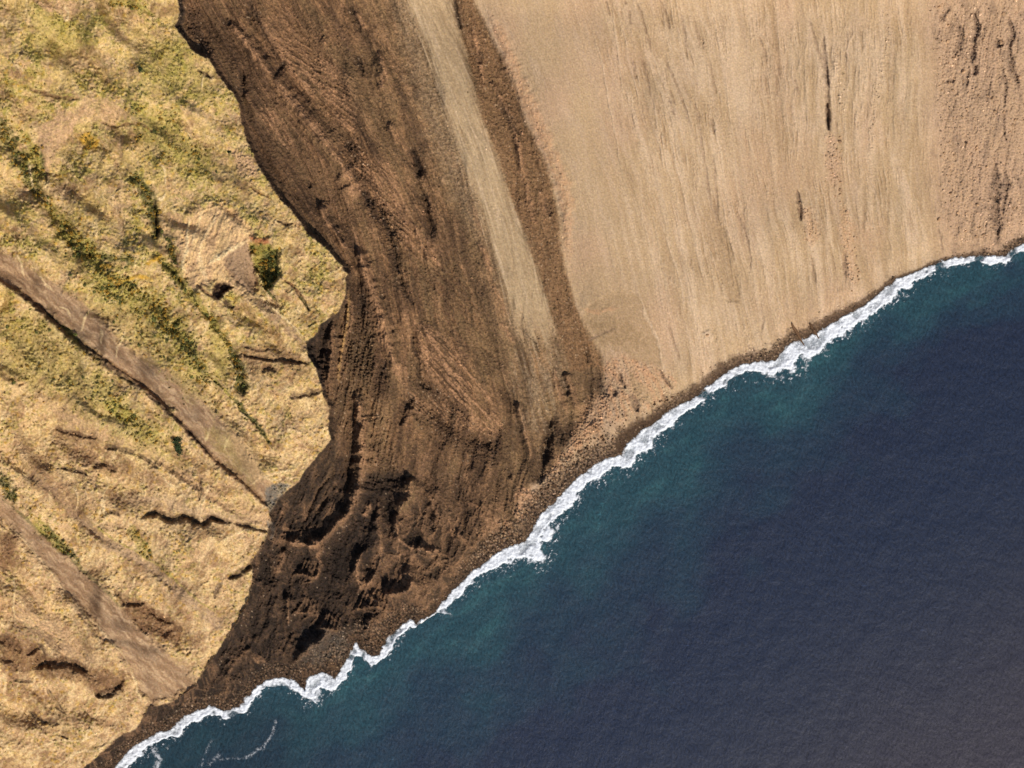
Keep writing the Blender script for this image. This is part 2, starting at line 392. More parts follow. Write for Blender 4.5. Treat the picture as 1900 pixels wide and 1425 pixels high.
P([(100,745),(150,715),(185,790),(240,835),(160,820),(112,790)], 'bare', .7, streak=(20,5,40,.6), only='g')
P([(0,1190),(30,1120),(60,1130),(150,1195),(200,1235),(120,1225),(40,1215)], 'strip', .6, streak=(-50,4,50,.8), only='g')
P([(30,1075),(80,1110),(150,1195),(200,1225),(150,1232),(70,1180),(25,1130)], 'bare', .75, streak=(-46,5,60,.8), only='g')
# pale bare landslip around (400,460)
P([(335,440),(350,400),(395,378),(440,392),(470,430),(466,470),(478,520),(470,550),(430,540),(395,520),(355,545),(345,500)], 'straw', .95, dh=-3, soft=7, only='g', solid=True)
P([(335,440),(350,400),(395,378),(440,392),(470,430),(466,470),(478,520),(470,550),(430,540),(395,520),(355,545),(345,500)], 'bare', .8, soft=7, streak=(22,6,60,1.2), only='g')
P([(415,480),(455,440),(474,500),(472,545),(440,525),(420,500)], 'strip', .7, dh=-2, soft=3, only='g', solid=True)
S([(352,398),(348,430),(345,465),(338,490),(350,510)], 3.5, 1.3, 'pale', .9, only='g')
S([(462,445),(430,462),(405,478),(385,492)], 5, 1.2, 'pale', .9, only='g')
S([(378,384),(366,420),(355,455)], 3, .6, 'pale', .6, only='g'); S([(406,392),(385,430),(372,460),(368,500)], 3, .6, 'pale', .6, only='g')
S([(372,470),(376,500),(384,520),(396,534)], 4, .5, 'pale', .6, only='g'); S([(318,406),(330,400),(338,420),(346,440)], 6, -1, 'bare', .8, only='g')
P([(295,400),(315,392),(335,410),(345,450),(340,480),(322,490),(308,455)], 'bare', .7, soft=3, streak=(-12,6,40,.3), only='g')
# the black hollow
P([(393,536),(402,521),(418,524),(431,533),(416,540),(413,550),(404,556),(398,548)], 'soil_shade', .95, dh=-7, soft=3, only='g')
S([(364,528),(380,542),(395,552),(405,560)], 3, -2.5, 'soil', .8, only='g', rough=.6)
S([(414,556),(420,564),(434,570)], 4, -2.5, 'soil_shade', .7, only='g'); S([(448,570),(475,592),(500,612),(530,628)], 7, -1, 'soil', .45, only='g', rough=.8)
# green hollow and its red lip
P([(464,452),(482,449),(500,455),(518,462),(516,488),(520,508),(510,522),(500,536),(484,528),(480,505),(472,480)], 'green', .95, dh=-9, soft=4, only='g', veg=.35)
P([(488,470),(510,464),(516,490),(512,515),(500,530),(484,520),(484,490)], 'dgreen', .8, dh=-2, soft=5, only='g', veg=.7)
S([(462,436),(478,448),(494,447),(503,440)], 6, 2.5, 'rust', .9, only='g')
S([(484,505),(490,530),(502,545),(512,560)], 3, -2, 'dgreen', .7, only='g', veg=.5)
S([(528,515),(540,528),(554,545),(566,562),(576,578)], 3.0, -3.2, 'soil', .85, only='g', veg=.15); S([(552,545),(564,560),(574,577)], 3, -1, 'dgreen', .7, only='g')
# vegetated gullies, the dark green partly carries their shade
G1 = [(-40,180),(0,228),(37,290),(74,352),(110,398),(140,442),(184,500),(225,540),(270,570),(313,600),(346,634),(372,690)]
S([(-40,180),(0,232),(20,270),(40,300),(62,345),(85,375)], 13, -7, 'dgreen', .55, only='g', veg=.8, rough=.8)
S([(85,372),(112,410),(150,455),(195,500)], 14, -5, 'green', .7, only='g', veg=1.0, rough=.8)
S([(40,240),(66,290),(78,335)], 10, -3, 'green', .8, only='g', veg=1.0); S([(75,275),(82,310),(86,340)], 4, -3, 'dgreen', .7, only='g')
S([(52,300),(60,340),(64,362)], 3, .5, 'pale', .9, only='g')
S([(120,440),(160,470),(190,520),(215,560)], 18, -3, 'green', .7, only='g', veg=.8, rough=.6)
S([(190,500),(240,545),(290,580),(330,620),(360,670),(385,715)], 24, -2.5, 'green', .7, only='g', veg=.8, rough=.5)
S([(330,590),(322,610),(345,640),(372,680),(386,706)], 7, -3.5, 'dgreen', .6, only='g', veg=.7)
S([(180,470),(215,480),(245,478),(230,495)], 6, -2, 'dgreen', .6, only='g', veg=.7); S([(200,520),(230,520),(262,514),(285,520)], 3.5, 1.2, 'yellow', .8, only='g', veg=.3)
S([(190,527),(215,530),(240,520)], 3, -2, 'dgreen', .7, only='g')
S([(240,318),(262,345),(280,375),(287,410),(290,445)], 10, -5, 'dgreen', .75, only='g', veg=1.0)
S([(284,365),(289,400),(293,445)], 3.5, -4, 'soil_shade', .55, only='g', scarp=0)
S([(312,440),(318,465),(326,490)], 7, -4, 'dgreen', .7, only='g', veg=.8)
S([(270,478),(290,470),(302,485),(325,512),(350,540),(365,562),(398,600),(430,650)], 8, -4, 'green', .75, only='g', veg=.8)
S([(300,485),(335,520),(342,535)], 3, -3, 'dgreen', .7, only='g'); S([(268,492),(292,478),(300,470)], 4, 1, 'yellow', .8, only='g', veg=.4)
S([(370,575),(392,595),(412,628)], 2.5, -2.5, 'dgreen', .7, only='g')
S([(428,642),(436,665),(446,700),(448,735)], 9, -6, 'dgreen', .8, only='g', veg=.9)
S([(430,735),(455,765),(475,785),(492,810),(506,832)], 4, -4, 'dgreen', .8, only='g', veg=.5)
S([(380,690),(408,716),(434,742)], 2.6, -2.5, 'green', .7, only='g', veg=.3); S([(428,672),(438,700),(428,728)], 2, 1.2, 'pale', .8, only='g')
P([(395,600),(420,640),(430,690),(425,725),(400,700),(385,660)], 'green', .5, soft=8, only='g')
P([(250,200),(320,210),(345,260),(400,300),(390,330),(330,310),(260,260)], 'green', .6, soft=16, only='g', veg=.2)
P([(60,10),(150,20),(170,70),(120,110),(50,90)], 'green', .45, soft=14, only='g'); P([(250,90),(330,60),(400,180),(330,190),(260,150)], 'green', .45, soft=14, only='g')
P([(0,560),(90,600),(200,700),(300,800),(330,860),(240,830),(120,740),(0,700)], 'green', .4, soft=26, only='g', veg=.05)
P([(130,480),(230,560),(330,660),(400,760),(360,740),(250,640),(160,560)], 'green', .35, soft=18, only='g', veg=.1)
P([(380,800),(440,790),(480,860),(520,850),(470,900),(420,860)], 'green', .3, soft=12, only='g')
P([(60,0),(135,0),(150,20),(125,40)], 'bare', .7, soft=4, only='g'); P([(66,245),(110,205),(150,215),(130,250),(100,290),(88,330),(78,290)], 'bare', .85, soft=5, only='g')
P([(150,180),(200,175),(240,220),(200,235),(150,215)], 'bare', .6, soft=7, only='g')
P([(140,250),(165,248),(185,262),(180,280),(155,272)], 'yellow', .75, soft=4, only='g', veg=.5)
S([(300,205),(340,170),(360,140)], 4, 0, 'straw', .8, only='g'); S([(120,5),(128,25),(118,42)], 3, .6, 'pale', .8, only='g')
S([(45,160),(80,172),(120,182),(150,180)], 3.5, -1.6, 'soil', .7, only='g'); S([(180,225),(215,235),(255,230),(300,250)], 3, -1.6, 'soil', .6, only='g', veg=.2)
S([(200,8),(230,5),(260,15),(290,30)], 6, -1.5, 'green', .7, only='g', veg=.5)
S([(365,130),(378,136),(392,145)], 3, -2.5, 'soil_shade', .8, only='g'); S([(378,132),(376,148),(374,165)], 2, .8, 'pale', .8, only='g')
S([(300,305),(308,325),(304,345)], 2, 1, 'pale', .8, only='g'); S([(290,368),(302,368),(308,358)], 2.4, 1, 'pale', .9, only='g')
S([(515,410),(530,418),(545,415)], 2.5, -2, 'soil_shade', .7, only='g'); S([(225,320),(226,360),(228,400)], 3, .5, 'straw', .7, only='g')
S([(462,342),(485,360),(505,372)], 3, -1.6, 'soil', .6, only='g'); P([(425,275),(470,290),(480,330),(440,320)], 'bare', .8, soft=6, rough=1.2, only='g')
P([(600,530),(640,515),(645,545),(625,572),(600,560)], 'pink', .45, soft=7, streak=(-35,4,30,.7), only='g')
# scarps and dark gullies, lower hillside, their shade put into the soil colour
for q, ww, hh in (([(442,655),(470,662),(508,667),(545,669),(577,672)], 4.5, -5), ([(484,690),(500,682),(512,690)], 6, -3), ([(536,736),(560,732),(590,724),(600,722)], 6, -4),
    ([(450,640),(480,650),(500,645)], 3, -2), ([(258,963),(285,952),(320,962),(345,960),(375,972),(392,960),(430,972)], 7, -8), ([(430,972),(460,978),(495,985)], 4.5, -5),
    ([(99,793),(135,805),(180,812)], 4.5, -4), ([(170,868),(190,860),(215,873)], 6, -4), ([(190,830),(225,833),(250,842)], 5, -4), ([(250,842),(275,855),(295,870)], 4, -3),
    ([(110,868),(140,872),(165,884)], 3, -2.5), ([(185,958),(205,950),(222,958)], 4, -3),
    ([(210,1092),(230,1118),(270,1122)], 4.5, -5), ([(270,1125),(300,1150),(324,1155)], 4, -4), ([(245,1145),(262,1165),(275,1180)], 4, -3.5),
    ([(-30,1178),(0,1184),(30,1200),(37,1213)], 9, -6), ([(50,1216),(70,1200),(78,1212),(62,1226)], 6, -6), ([(59,1236),(90,1228),(130,1232),(165,1245)], 10, -8),
    ([(-30,1212),(0,1222),(25,1228)], 5, -4), ([(174,1282),(195,1288),(215,1276),(230,1258)], 9, -9), ([(24,1262),(45,1264),(62,1266)], 3, -2),
    ([(72,1342),(90,1338),(112,1345)], 5, -3.5), ([(52,1318),(66,1330),(80,1338)], 4, -2.5), ([(112,1365),(126,1370)], 3, -2.5), ([(86,1275),(100,1300),(125,1330)], 3, -1.6),
    ([(422,1075),(438,1066),(460,1054),(476,1046)], 6, -5), ([(398,1110),(404,1092),(412,1080)], 5, -2.5), ([(300,1180),(330,1165),(338,1172)], 5, -2.5),
    ([(365,895),(370,925),(372,880)], 3, -2), ([(-20,940),(0,965),(12,985)], 3, -3)):
    S(q, ww, hh, 'soil_shade', .62, only='g', rough=.8); S([(p[0] + 2, p[1] + ww * 1.3) for p in q], ww * .6, hh * -.12, 'straw', .5, only='g')
P([(215,1100),(265,1118),(325,1150),(345,1175),(330,1190),(285,1180),(250,1165)], 'soil', .6, soft=6, only='g', rough=.9)
P([(0,1180),(60,1195),(90,1215),(160,1235),(240,1250),(230,1280),(180,1290),(150,1262),(60,1250),(0,1235)], 'soil', .55, soft=8, only='g', rough=.9, dh=-1.5)
P([(0,985),(30,1000),(30,1050),(0,1070)], 'soil', .55, soft=8, only='g', rough=.7); P([(95,790),(190,812),(185,850),(300,880),(330,900),(240,890),(120,850)], 'soil', .35, soft=10, only='g', rough=.7)
P([(30,820),(110,880),(190,940),(150,960),(60,900)], 'soil', .3, soft=12, only='g', rough=.6)
P([(440,640),(500,640),(570,665),(590,700),(540,700),(470,700)], 'soil', .35, soft=10, only='g', rough=.8)
S([(0,690),(20,705),(45,712)], 6, -3, 'soil', .6, only='g', veg=.3)
P([(20,715),(40,705),(52,712),(40,735),(22,735)], 'straw', .9, soft=3, only='g'); S([(0,780),(12,772),(22,768)], 3, 1, 'pale', .8, only='g')
S([(200,740),(225,768),(250,778)], 12, -1.5, 'green', .7, only='g', veg=.9); S([(180,700),(200,735),(260,800),(300,815)], 14, -1, 'green', .4, only='g', veg=.4)
S([(0,880),(15,910),(30,930)], 10, -3, 'dgreen', .7, only='g', veg=.8); S([(60,960),(100,1000),(130,1030)], 10, -2, 'green', .7, only='g', veg=.8)
S([(85,975),(110,1005),(150,1045)], 5, -2.5, 'dgreen', .6, only='g', veg=.6)
S([(240,975),(258,1005),(280,1035)], 9, -1, 'green', .55, only='g', veg=.6); S([(112,605),(130,618),(150,650)], 6, -1, 'green', .6, only='g', veg=.5)
for q in ([(140,900),(144,925),(138,950)],[(198,920),(192,950),(200,965)],[(300,880),(315,900),(340,905)],[(205,890),(190,930),(195,960)],[(252,1068),(245,1090),(238,1105)],[(180,1000),(172,1020),(165,1035)],
          [(388,900),(378,930),(372,955)],[(27,1060),(25,1120),(28,1160)],[(185,1310),(170,1345),(150,1380)],[(240,1240),(255,1275),(262,1310)],[(60,1390),(110,1375),(160,1370),(210,1345)],
          [(100,1425),(140,1400),(190,1385),(235,1350)],[(0,1255),(10,1268),(6,1290)],[(460,900),(500,880),(545,870)],[(470,880),(510,890),(550,885)],[(500,980),(450,985),(400,1010)],[(385,560),(388,590),(380,620)]):
    S(q, 2.2, .9, 'pale', .65, only='g')
P([(425,800),(455,810),(480,860),(500,905),(470,890),(440,850)], 'bare', .5, soft=8, only='g')
P([(494,905),(520,895),(540,900),(516,925),(500,950),(492,930)], 'grey', .8, soft=3)
S([(496,965),(508,985),(500,1002)], 5, 0, 'grey', .6)

# ============================ brown scree ============================
# rock wall under the grass edge, its shade put into the dark colour
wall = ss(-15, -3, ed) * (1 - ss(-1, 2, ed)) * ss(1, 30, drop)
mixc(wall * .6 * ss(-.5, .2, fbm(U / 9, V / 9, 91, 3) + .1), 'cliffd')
P([(566,632),(590,618),(592,604),(604,593),(620,590),(614,640),(608,690),(606,740),(600,742),(589,690),(570,662)], 'black', .75, soft=3, dh=-3, only='b')  # notch below the edge, the shadow cast in it painted black
P([(318,0),(335,-10),(345,20),(338,50),(352,80),(338,78),(322,50)], 'black', .7, soft=3, only='b', rough=1)  # clefts at the top of the edge, shadow painted black too
P([(340,0),(372,0),(372,40),(350,60)], 'pbrown', .5, soft=4, only='b', rough=1.5); P([(350,25),(368,20),(372,60),(400,95),(380,95),(352,60)], 'dbrown', .7, soft=4, only='b', rough=1.6)
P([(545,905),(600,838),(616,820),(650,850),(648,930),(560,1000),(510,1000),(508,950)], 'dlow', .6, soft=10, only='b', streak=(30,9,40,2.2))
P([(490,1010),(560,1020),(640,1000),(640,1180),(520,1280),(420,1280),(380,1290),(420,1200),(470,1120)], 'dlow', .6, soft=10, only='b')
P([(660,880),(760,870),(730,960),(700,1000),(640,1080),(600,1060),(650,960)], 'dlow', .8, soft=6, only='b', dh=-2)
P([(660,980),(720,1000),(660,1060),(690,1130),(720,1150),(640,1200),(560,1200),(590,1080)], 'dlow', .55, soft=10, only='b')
# dark rugged central rib and cloud of rubble
P([(640,250),(672,262),(700,340),(720,400),(742,440),(735,500),(722,480),(700,420),(668,350),(630,290)], 'dbrown', .6, soft=6, only='b', rough=1.4, streak=(-25,7,40,1.8))
P([(640,520),(690,560),(700,620),(720,720),(690,740),(650,690),(640,600)], 'dbrown', .55, soft=8, only='b', rough=1.2)
P([(760,700),(800,715),(830,740),(900,800),(940,790),(950,860),(860,850),(790,790),(740,760)], 'dbrown', .5, soft=10, only='b', rough=1.2)
P([(620,560),(700,600),(690,700),(720,780),(740,880),(690,900),(650,830),(612,760)], 'obrown', .35, soft=8, only='b', rough=.7, streak=(14,5,50,1.8))
# fans of reddish debris
P([(500,60),(560,75),(620,115),(662,150),(650,200),(600,160),(520,110)], 'lbrown', .75, soft=8, streak=(-58,5,70,1.2), only='b')
P([(490,30),(540,10),(600,60),(640,130),(570,110),(510,80)], 'pbrown', .6, soft=8, streak=(-40,6,60,1.2), only='b')
P([(520,110),(600,150),(660,210),(660,262),(600,200),(545,150)], 'lbrown', .75, soft=6, streak=(-50,5,70,1.2), only='b')
P([(660,270),(720,310),(742,330),(730,350),(760,420),(700,380),(665,320)], 'lbrown', .65, soft=6, streak=(-50,5,70,1.2), only='b')
P([(705,365),(770,420),(830,480),(800,500),(740,450),(715,410)], 'lbrown', .6, soft=8, streak=(-48,5,60,1.2), only='b')
P([(770,590),(830,630),(900,720),(935,800),(900,800),(820,720),(775,670)], 'lbrown', .8, soft=9, streak=(-42,5,80,1.3), only='b')
P([(760,720),(830,750),(910,800),(880,800),(800,780),(765,760)], 'lbrown', .6, soft=6, streak=(-45,5,50,1.), only='b')
P([(480,190),(520,215),(545,260),(550,290),(510,260),(485,225)], 'lbrown', .7, soft=5, streak=(-30,5,60,1.), only='b')
P([(600,80),(720,100),(750,330),(720,300),(640,160)], 'obrown', .45, soft=14, only='b')
P([(740,470),(850,480),(930,600),(960,740),(900,700),(820,600)], 'obrown', .4, soft=14, streak=(-40,6,70,.9), only='b')
P([(560,240),(600,300),(640,420),(600,380),(560,300)], 'pbrown', .5, soft=8, streak=(-25,5,60,1.4), only='b')
for i_ in range(46):
    rr = random.Random(900 + i_); u_ = rr.uniform(1120, 1700); v_ = rr.uniform(0, 420); ln = rr.uniform(70, 200); sl2 = .24 * (1 - (u_ - 1120) / 480)
    S([(u_, v_), (u_ + ln * sl2 * .5, v_ + ln * .5), (u_ + ln * sl2, v_ + ln)], rr.uniform(2, 6), .5, 'lsand' if i_ % 3 else 'gsand', .55, warp=1, soft=.9, streak=.5)
L = lambda q, w_, a_=.85, h_=1.4, cc='lbrown': (S(q, w_ * 2.2, h_ * 1.6, 'pbrown', a_ * .4, only='b', warp=2, soft=.9), S(q, w_, h_, cc, a_, only='b', warp=2, streak=.4, soft=.7))
L([(424,37),(453,74),(490,122),(506,140)], 6); L([(508,142),(530,175),(553,199),(580,232)], 6); L([(560,215),(590,245),(626,290),(640,318)], 6, .8)
L([(636,312),(650,330),(658,350),(654,372)], 9, .9, 2.0); L([(590,380),(608,410),(628,440),(648,468)], 4, .85); L([(596,372),(612,400)], 4, .7)
L([(665,458),(684,516),(699,560)], 7, .9, 2.5); L([(690,545),(703,575),(712,620),(728,668)], 8, .85, 2.5); L([(722,655),(734,680),(742,700)], 6, .8, 2)
L([(620,594),(616,640),(609,690),(608,735),(616,760)], 8, .65, 3, 'pbrown'); L([(648,530),(646,580),(643,605),(634,650),(629,690),(628,715)], 3, .95, 2, 'ybrown'); L([(652,545),(655,590),(646,620)], 2, .6, 1)
L([(662,723),(668,780),(673,840),(670,892),(651,946)], 9, .75, 3.5); L([(664,925),(645,955),(621,982),(598,1002),(576,1014),(552,1008),(522,1001)], 6, .8, 3)
L([(762,885),(763,915),(752,935),(736,950)], 10, .8, 2, 'obrown'); L([(762,888),(760,910),(744,935),(735,948)], 6, .6, 1)
L([(688,930),(682,945),(672,960)], 4, .9, 1.5); L([(784,905),(800,930),(812,960),(822,985)], 3, .6, 1.5); L([(732,945),(735,980),(750,1010),(790,1020),(808,1030)], 3.5, .6, 1.6)
L([(702,920),(706,980),(704,1040),(696,1062)], 4, .5, 1.8); L([(676,1020),(662,1050),(662,1075),(680,1085),(696,1060)], 5, .75, 2.2); L([(790,1020),(805,1030),(812,1015)], 6, .8, 1.2)
L([(712,1100),(735,1104),(752,1100),(762,1088),(762,1070)], 6, .75, 2.4); L([(662,1080),(680,1100),(700,1118),(712,1130)], 3, .6, 1.2)
L([(720,1125),(712,1140),(690,1160),(670,1172)], 6, .65, 1.6, 'pbrown'); L([(536,1105),(534,1130),(536,1160)], 4, .8, 2); L([(528,1020),(520,1045),(510,1070)], 5, .6, 1.6)
L([(606,1010),(590,1030),(596,1050),(580,1075),(562,1085)], 3, .7, 1.6); L([(560,1150),(590,1140),(575,1160)], 2, .4, 1); L([(486,1215),(480,1222),(474,1230)], 8, .7, .8)
L([(540,1240),(560,1215),(600,1180),(640,1165)], 5, .5, 1.2, 'pbrown'); L([(420,1275),(430,1235),(470,1200)], 5, .5, 1.4, 'pbrown')
L([(658,20),(668,35),(674,55)], 5, .85, 1.6); L([(702,95),(710,115),(712,150),(704,170)], 5, .7, 1.4); L([(720,225),(738,265)], 4, .6); L([(598,70),(606,85)], 4, .5)
L([(760,410),(775,430),(788,470),(800,490)], 3, .7); L([(884,450),(900,470),(912,505)], 4, .8, .8); L([(924,600),(940,610),(955,640)], 4, .6, .8); L([(912,520),(930,560),(945,590)], 3, .5, .6)
L([(875,375),(884,400),(895,430)], 3, .5, .6)
L([(960,745),(975,800),(985,850)], 5, .45, 1.6); L([(1050,690),(1060,720),(1075,765)], 5, .5, 1.6); L([(1028,680),(1040,730),(1050,770)], 5, .5, 1.4); L([(860,780),(890,800),(925,812)], 4, .5, 1)
for cx, cy, r0 in ((560,1050,0),(560,1120,1),(600,1150,2),(690,1110,3),(670,1115,4)):
    for kk in range(5):
        L([(cx - 20 + 6 * kk, cy + 22 - 3 * kk), (cx - 4 + 7 * kk, cy + 8 + 3 * kk), (cx + 8 + 6 * kk, cy - 16 + 2 * kk)], 2, .5, 1.3, 'pbrown')
K = lambda q, w_, a_=.7, h_=-2.5: (S(q, w_ * 3.0, h_ * .5, 'dbrown', a_ * .5, only='b', warp=2, rough=.7, soft=.9), S(q, w_, h_ * .8, 'black', a_ * .72, only='b', warp=2, soft=.9, streak=.4))  # crevices cut in and painted dark, shade put into the colour
K([(457,-10),(464,15),(470,40)], 6, .6); K([(472,10),(478,35),(500,80),(520,118)], 2.5, .5); K([(420,30),(426,45)], 4, .6); K([(508,140),(520,126),(530,112)], 3, .8)
K([(447,125),(450,150),(448,180)], 5, .4); K([(664,100),(668,120),(671,142)], 2.5, .75); K([(650,10),(662,40),(668,60)], 2.5, .5)
K([(764,270),(770,295),(776,315),(774,332)], 4.5, .8, -3); K([(786,358),(795,385)], 2.2, .8); K([(768,300),(775,330),(790,385),(800,420)], 3, .35)
K([(672,350),(680,370),(686,385)], 4, .75); K([(640,262),(652,280)], 4, .6); K([(618,412),(622,425),(640,450)], 1.8, .6); K([(704,380),(712,410),(722,430),(728,455)], 3, .5); K([(732,462),(735,485),(739,510)], 3, .85, -3)
K([(571,335),(574,350)], 3, .6); K([(665,520),(672,550),(668,590)], 7, .55, -2); K([(740,510),(752,540),(770,570)], 3.5, .45); K([(700,548),(716,552)], 2.5, .5)
K([(769,618),(768,640),(776,668)], 1.8, .8); K([(774,660),(776,690),(784,715),(800,722)], 2.4, .55); K([(716,665),(712,690),(725,695)], 4, .55); K([(740,790),(750,760),(768,735)], 4, .45)
K([(656,730),(654,790),(650,850),(645,900)], 2.5, .6, -3); K([(668,900),(690,890),(720,888),(755,886)], 7, .6, -3); K([(724,912),(718,940),(724,970),(728,990)], 5, .6, -3); K([(655,955),(640,985),(610,1000)], 5, .55, -2.5)
K([(630,985),(606,1010),(604,1040),(594,1080)], 5, .5, -2.5); K([(682,1030),(680,1060),(672,1050)], 5, .6, -2.5); K([(790,925),(800,955),(806,985)], 5, .5, -2.5); K([(722,1108),(745,1108),(766,1098)], 3, .6, -2.5)
K([(696,1125),(680,1145),(670,1162)], 6, .75, -2.5); K([(536,1090),(540,1130),(536,1180),(545,1195)], 3, .6, -2.5); K([(560,1085),(585,1082),(600,1065)], 3, .55, -2); K([(770,1020),(790,1028),(805,1032)], 2.5, .6, -2)
K([(400,1230),(440,1170),(480,1100),(500,1020)], 10, .35, -3); K([(660,1100),(685,1122),(705,1135)], 2, .6, -1.2); K([(508,1010),(545,1018),(580,1022)], 3, .5, -2)
K([(845,880),(850,910),(845,930)], 6, .45, -1.5); K([(926,800),(918,830),(912,870)], 5, .4, -1.5); K([(1000,900),(1008,860),(1010,800)], 5, .4, -2); K([(1020,770),(1022,820),(1012,860)], 5, .55, -2.5); K([(1038,790),(1038,830)], 5, .4, -2)
K([(940,860),(950,890)], 4, .4, -1.5); K([(960,600),(985,625),(1000,650)], 1.8, .5, -1); K([(985,620),(1000,655)], 1.5, .5, -1); K([(1085,645),(1090,675)], 3, .6, -2); K([(1048,700),(1052,735)], 3, .5, -2); K([(1110,690),(1118,725),(1130,735)], 4, .5, -1.5)
def RG(q, w_, h_): S(q, w_ * 1.15, h_, None, only='b', warp=2, plain=True)
for q, w_, h_ in (([(664,880),(655,940),(621,980),(576,1012),(522,1001)], 16, 9), ([(760,885),(762,920),(740,948)], 13, 8), ([(664,1080),(664,1050),(690,1010),(700,950)], 11, 7), ([(712,1104),(745,1106),(764,1085),(750,1050)], 14, 8),
    ([(735,950),(740,1000),(790,1025),(815,1020)], 12, 6), ([(540,1240),(600,1185),(660,1165),(715,1130)], 14, 6), ([(536,1100),(536,1165)], 8, 5), ([(480,1060),(455,1130),(420,1200)], 10, 6), ([(575,1030),(600,1060),(570,1090)], 8, 4),
    ([(690,1125),(712,1120),(722,1128)], 7, 4), ([(800,900),(830,960),(860,1010)], 12, 5), ([(870,860),(900,920),(925,970)], 12, 5), ([(500,1030),(520,1070),(505,1120),(500,1180)], 9, 5), ([(840,1060),(810,1090),(790,1120)], 14, 5)): RG(q, w_, h_)
for q, w_, h_ in (([(668,895),(700,890),(740,895)], 14, -8), ([(722,915),(718,945),(728,1000)], 10, -7), ([(600,1005),(625,1010),(640,1060),(620,1110)], 16, -7), ([(690,1120),(676,1150),(662,1170)], 9, -6), ([(500,1012),(540,1022),(585,1025)], 8, -5),
    ([(680,1035),(684,1060)], 7, -5), ([(795,940),(805,985)], 8, -5), ([(705,1120),(745,1122),(775,1098)], 8, -6), ([(554,1110),(556,1160),(560,1195)], 9, -5), ([(470,1130),(440,1200),(410,1250)], 12, -5)): RG(q, w_ * 1.3, h_ * .42)
# long ribs and gullies higher up
for q, w_, h_ in (([(424,37),(490,122),(553,199),(626,290),(655,350)], 15, 7), ([(590,375),(628,440),(655,480)], 10, 5), ([(665,460),(700,570),(740,697)], 12, 7), ([(620,594),(608,730)], 11, 6), ([(662,723),(673,840),(669,892)], 14, 7), ([(640,110),(662,200),(700,290),(745,380)], 18, 6),
    ([(775,600),(830,680),(924,800)], 26, 7), ([(700,95),(715,160),(740,260)], 16, 5), ([(960,745),(985,850)], 10, 4), ([(1050,690),(1075,765)], 9, 4), ([(905,150),(950,230),(985,340),(1010,440)], 10, 4)): RG(q, w_, h_)
for q, w_, h_ in (([(457,-10),(475,60),(520,120),(600,210),(660,280)], 10, -6), ([(640,255),(680,350),(710,400),(733,465),(739,510),(752,555)], 11, -7), ([(764,270),(776,330),(792,390),(805,440)], 10, -6), ([(655,500),(668,590),(690,700)], 10, -6), ([(769,610),(776,680),(800,725)], 8, -5),
    ([(656,730),(652,850),(640,920)], 8, -6), ([(740,790),(768,735),(850,800),(930,830)], 12, -6), ([(1000,900),(1010,800)], 9, -5), ([(1020,770),(1012,860)], 8, -5), ([(845,30),(862,90),(905,190)], 8, -4), ([(450,110),(450,190),(480,280),(530,360)], 9, -5), ([(920,700),(960,790),(975,880)], 12, -5)): RG(q, w_, h_)
# grey chute
ch_l = [(735,-60),(752,0),(786,74),(822,192),(862,313),(900,416),(930,520),(948,580),(960,630),(975,665)]
ch_r = [(820,-60),(838,0),(858,74),(888,206),(928,313),(953,387),(988,470),(1005,524),(1026,600),(1020,640)]
chd, _, _ = seg_dist(wu, wv, smooth_line(ch_l)); chd2, _, _ = seg_dist(wu, wv, smooth_line(ch_r))
chin = inside(wu, wv, bandpoly(ch_l, ch_r))
che = np.where(chin, np.minimum(chd, chd2), -np.minimum(chd, chd2))
chn = fbm(Sf / 5, V / 110, 421, 4, .6)
chm = ss(-13, 13, che + 15 * chn + 4 * NZ) * (1 - ss(560, 690, V + 90 * chn)) * bm
mixc(chm * .92, c(196,169,132)); mixc(chm * ss(.0, .4, chn) * .5, 'lsand'); mixc(chm * ss(.0, .4, -chn) * .45, 'dsand')
CHS = chm
D += chm * (.8 + .7 * chn)
P([(940,600),(1030,600),(1050,700),(1020,800),(970,790)], 'gsand', .4, soft=22, only='b', streak=(-14, 7, 90, .5))
S([(720,-40),(760,60),(800,190),(850,340),(900,470)], 22, 0, 'gsand', .35, only='b', soft=.9)
# dark band right of the chute
P(bandpoly([(846,-40),(846,0),(862,74),(892,206),(932,313),(957,387),(998,500),(1030,600),(1060,690)], [(873,-40),(880,0),(908,60),(950,158),(974,228),(1003,287),(1022,339),(1033,405),(1042,479),(1067,572),(1118,680)]), 'brown', .72, soft=5, streak=None, only='b', rough=.35)
L([(872,40),(882,70),(890,110),(899,165)], 4, .8, .9); L([(905,150),(925,175),(945,215),(958,260),(968,320)], 4, .6, 1.); L([(962,250),(968,290),(970,345)], 4, .6, 1); L([(1000,350),(1008,375),(1016,400)], 4, .6, .8); L([(975,330),(985,390),(995,420)], 4, .55, .8)
K([(843,-10),(848,20),(856,55)], 3, .75); K([(888,90),(892,120)], 3, .4); K([(922,180),(945,220),(968,255)], 4, .4); K([(1010,365),(1020,400)], 5, .3)
# pinkish lip
S([(905,20),(935,80),(955,140),(985,200),(1012,265),(1038,325),(1052,380),(1052,430),(1056,490)], 13, 2.0, 'pink', .6, warp=1, rough=.5, streak=.4)
S([(880,-40),(900,30),(918,90)], 5, 0, 'lsand', .35)

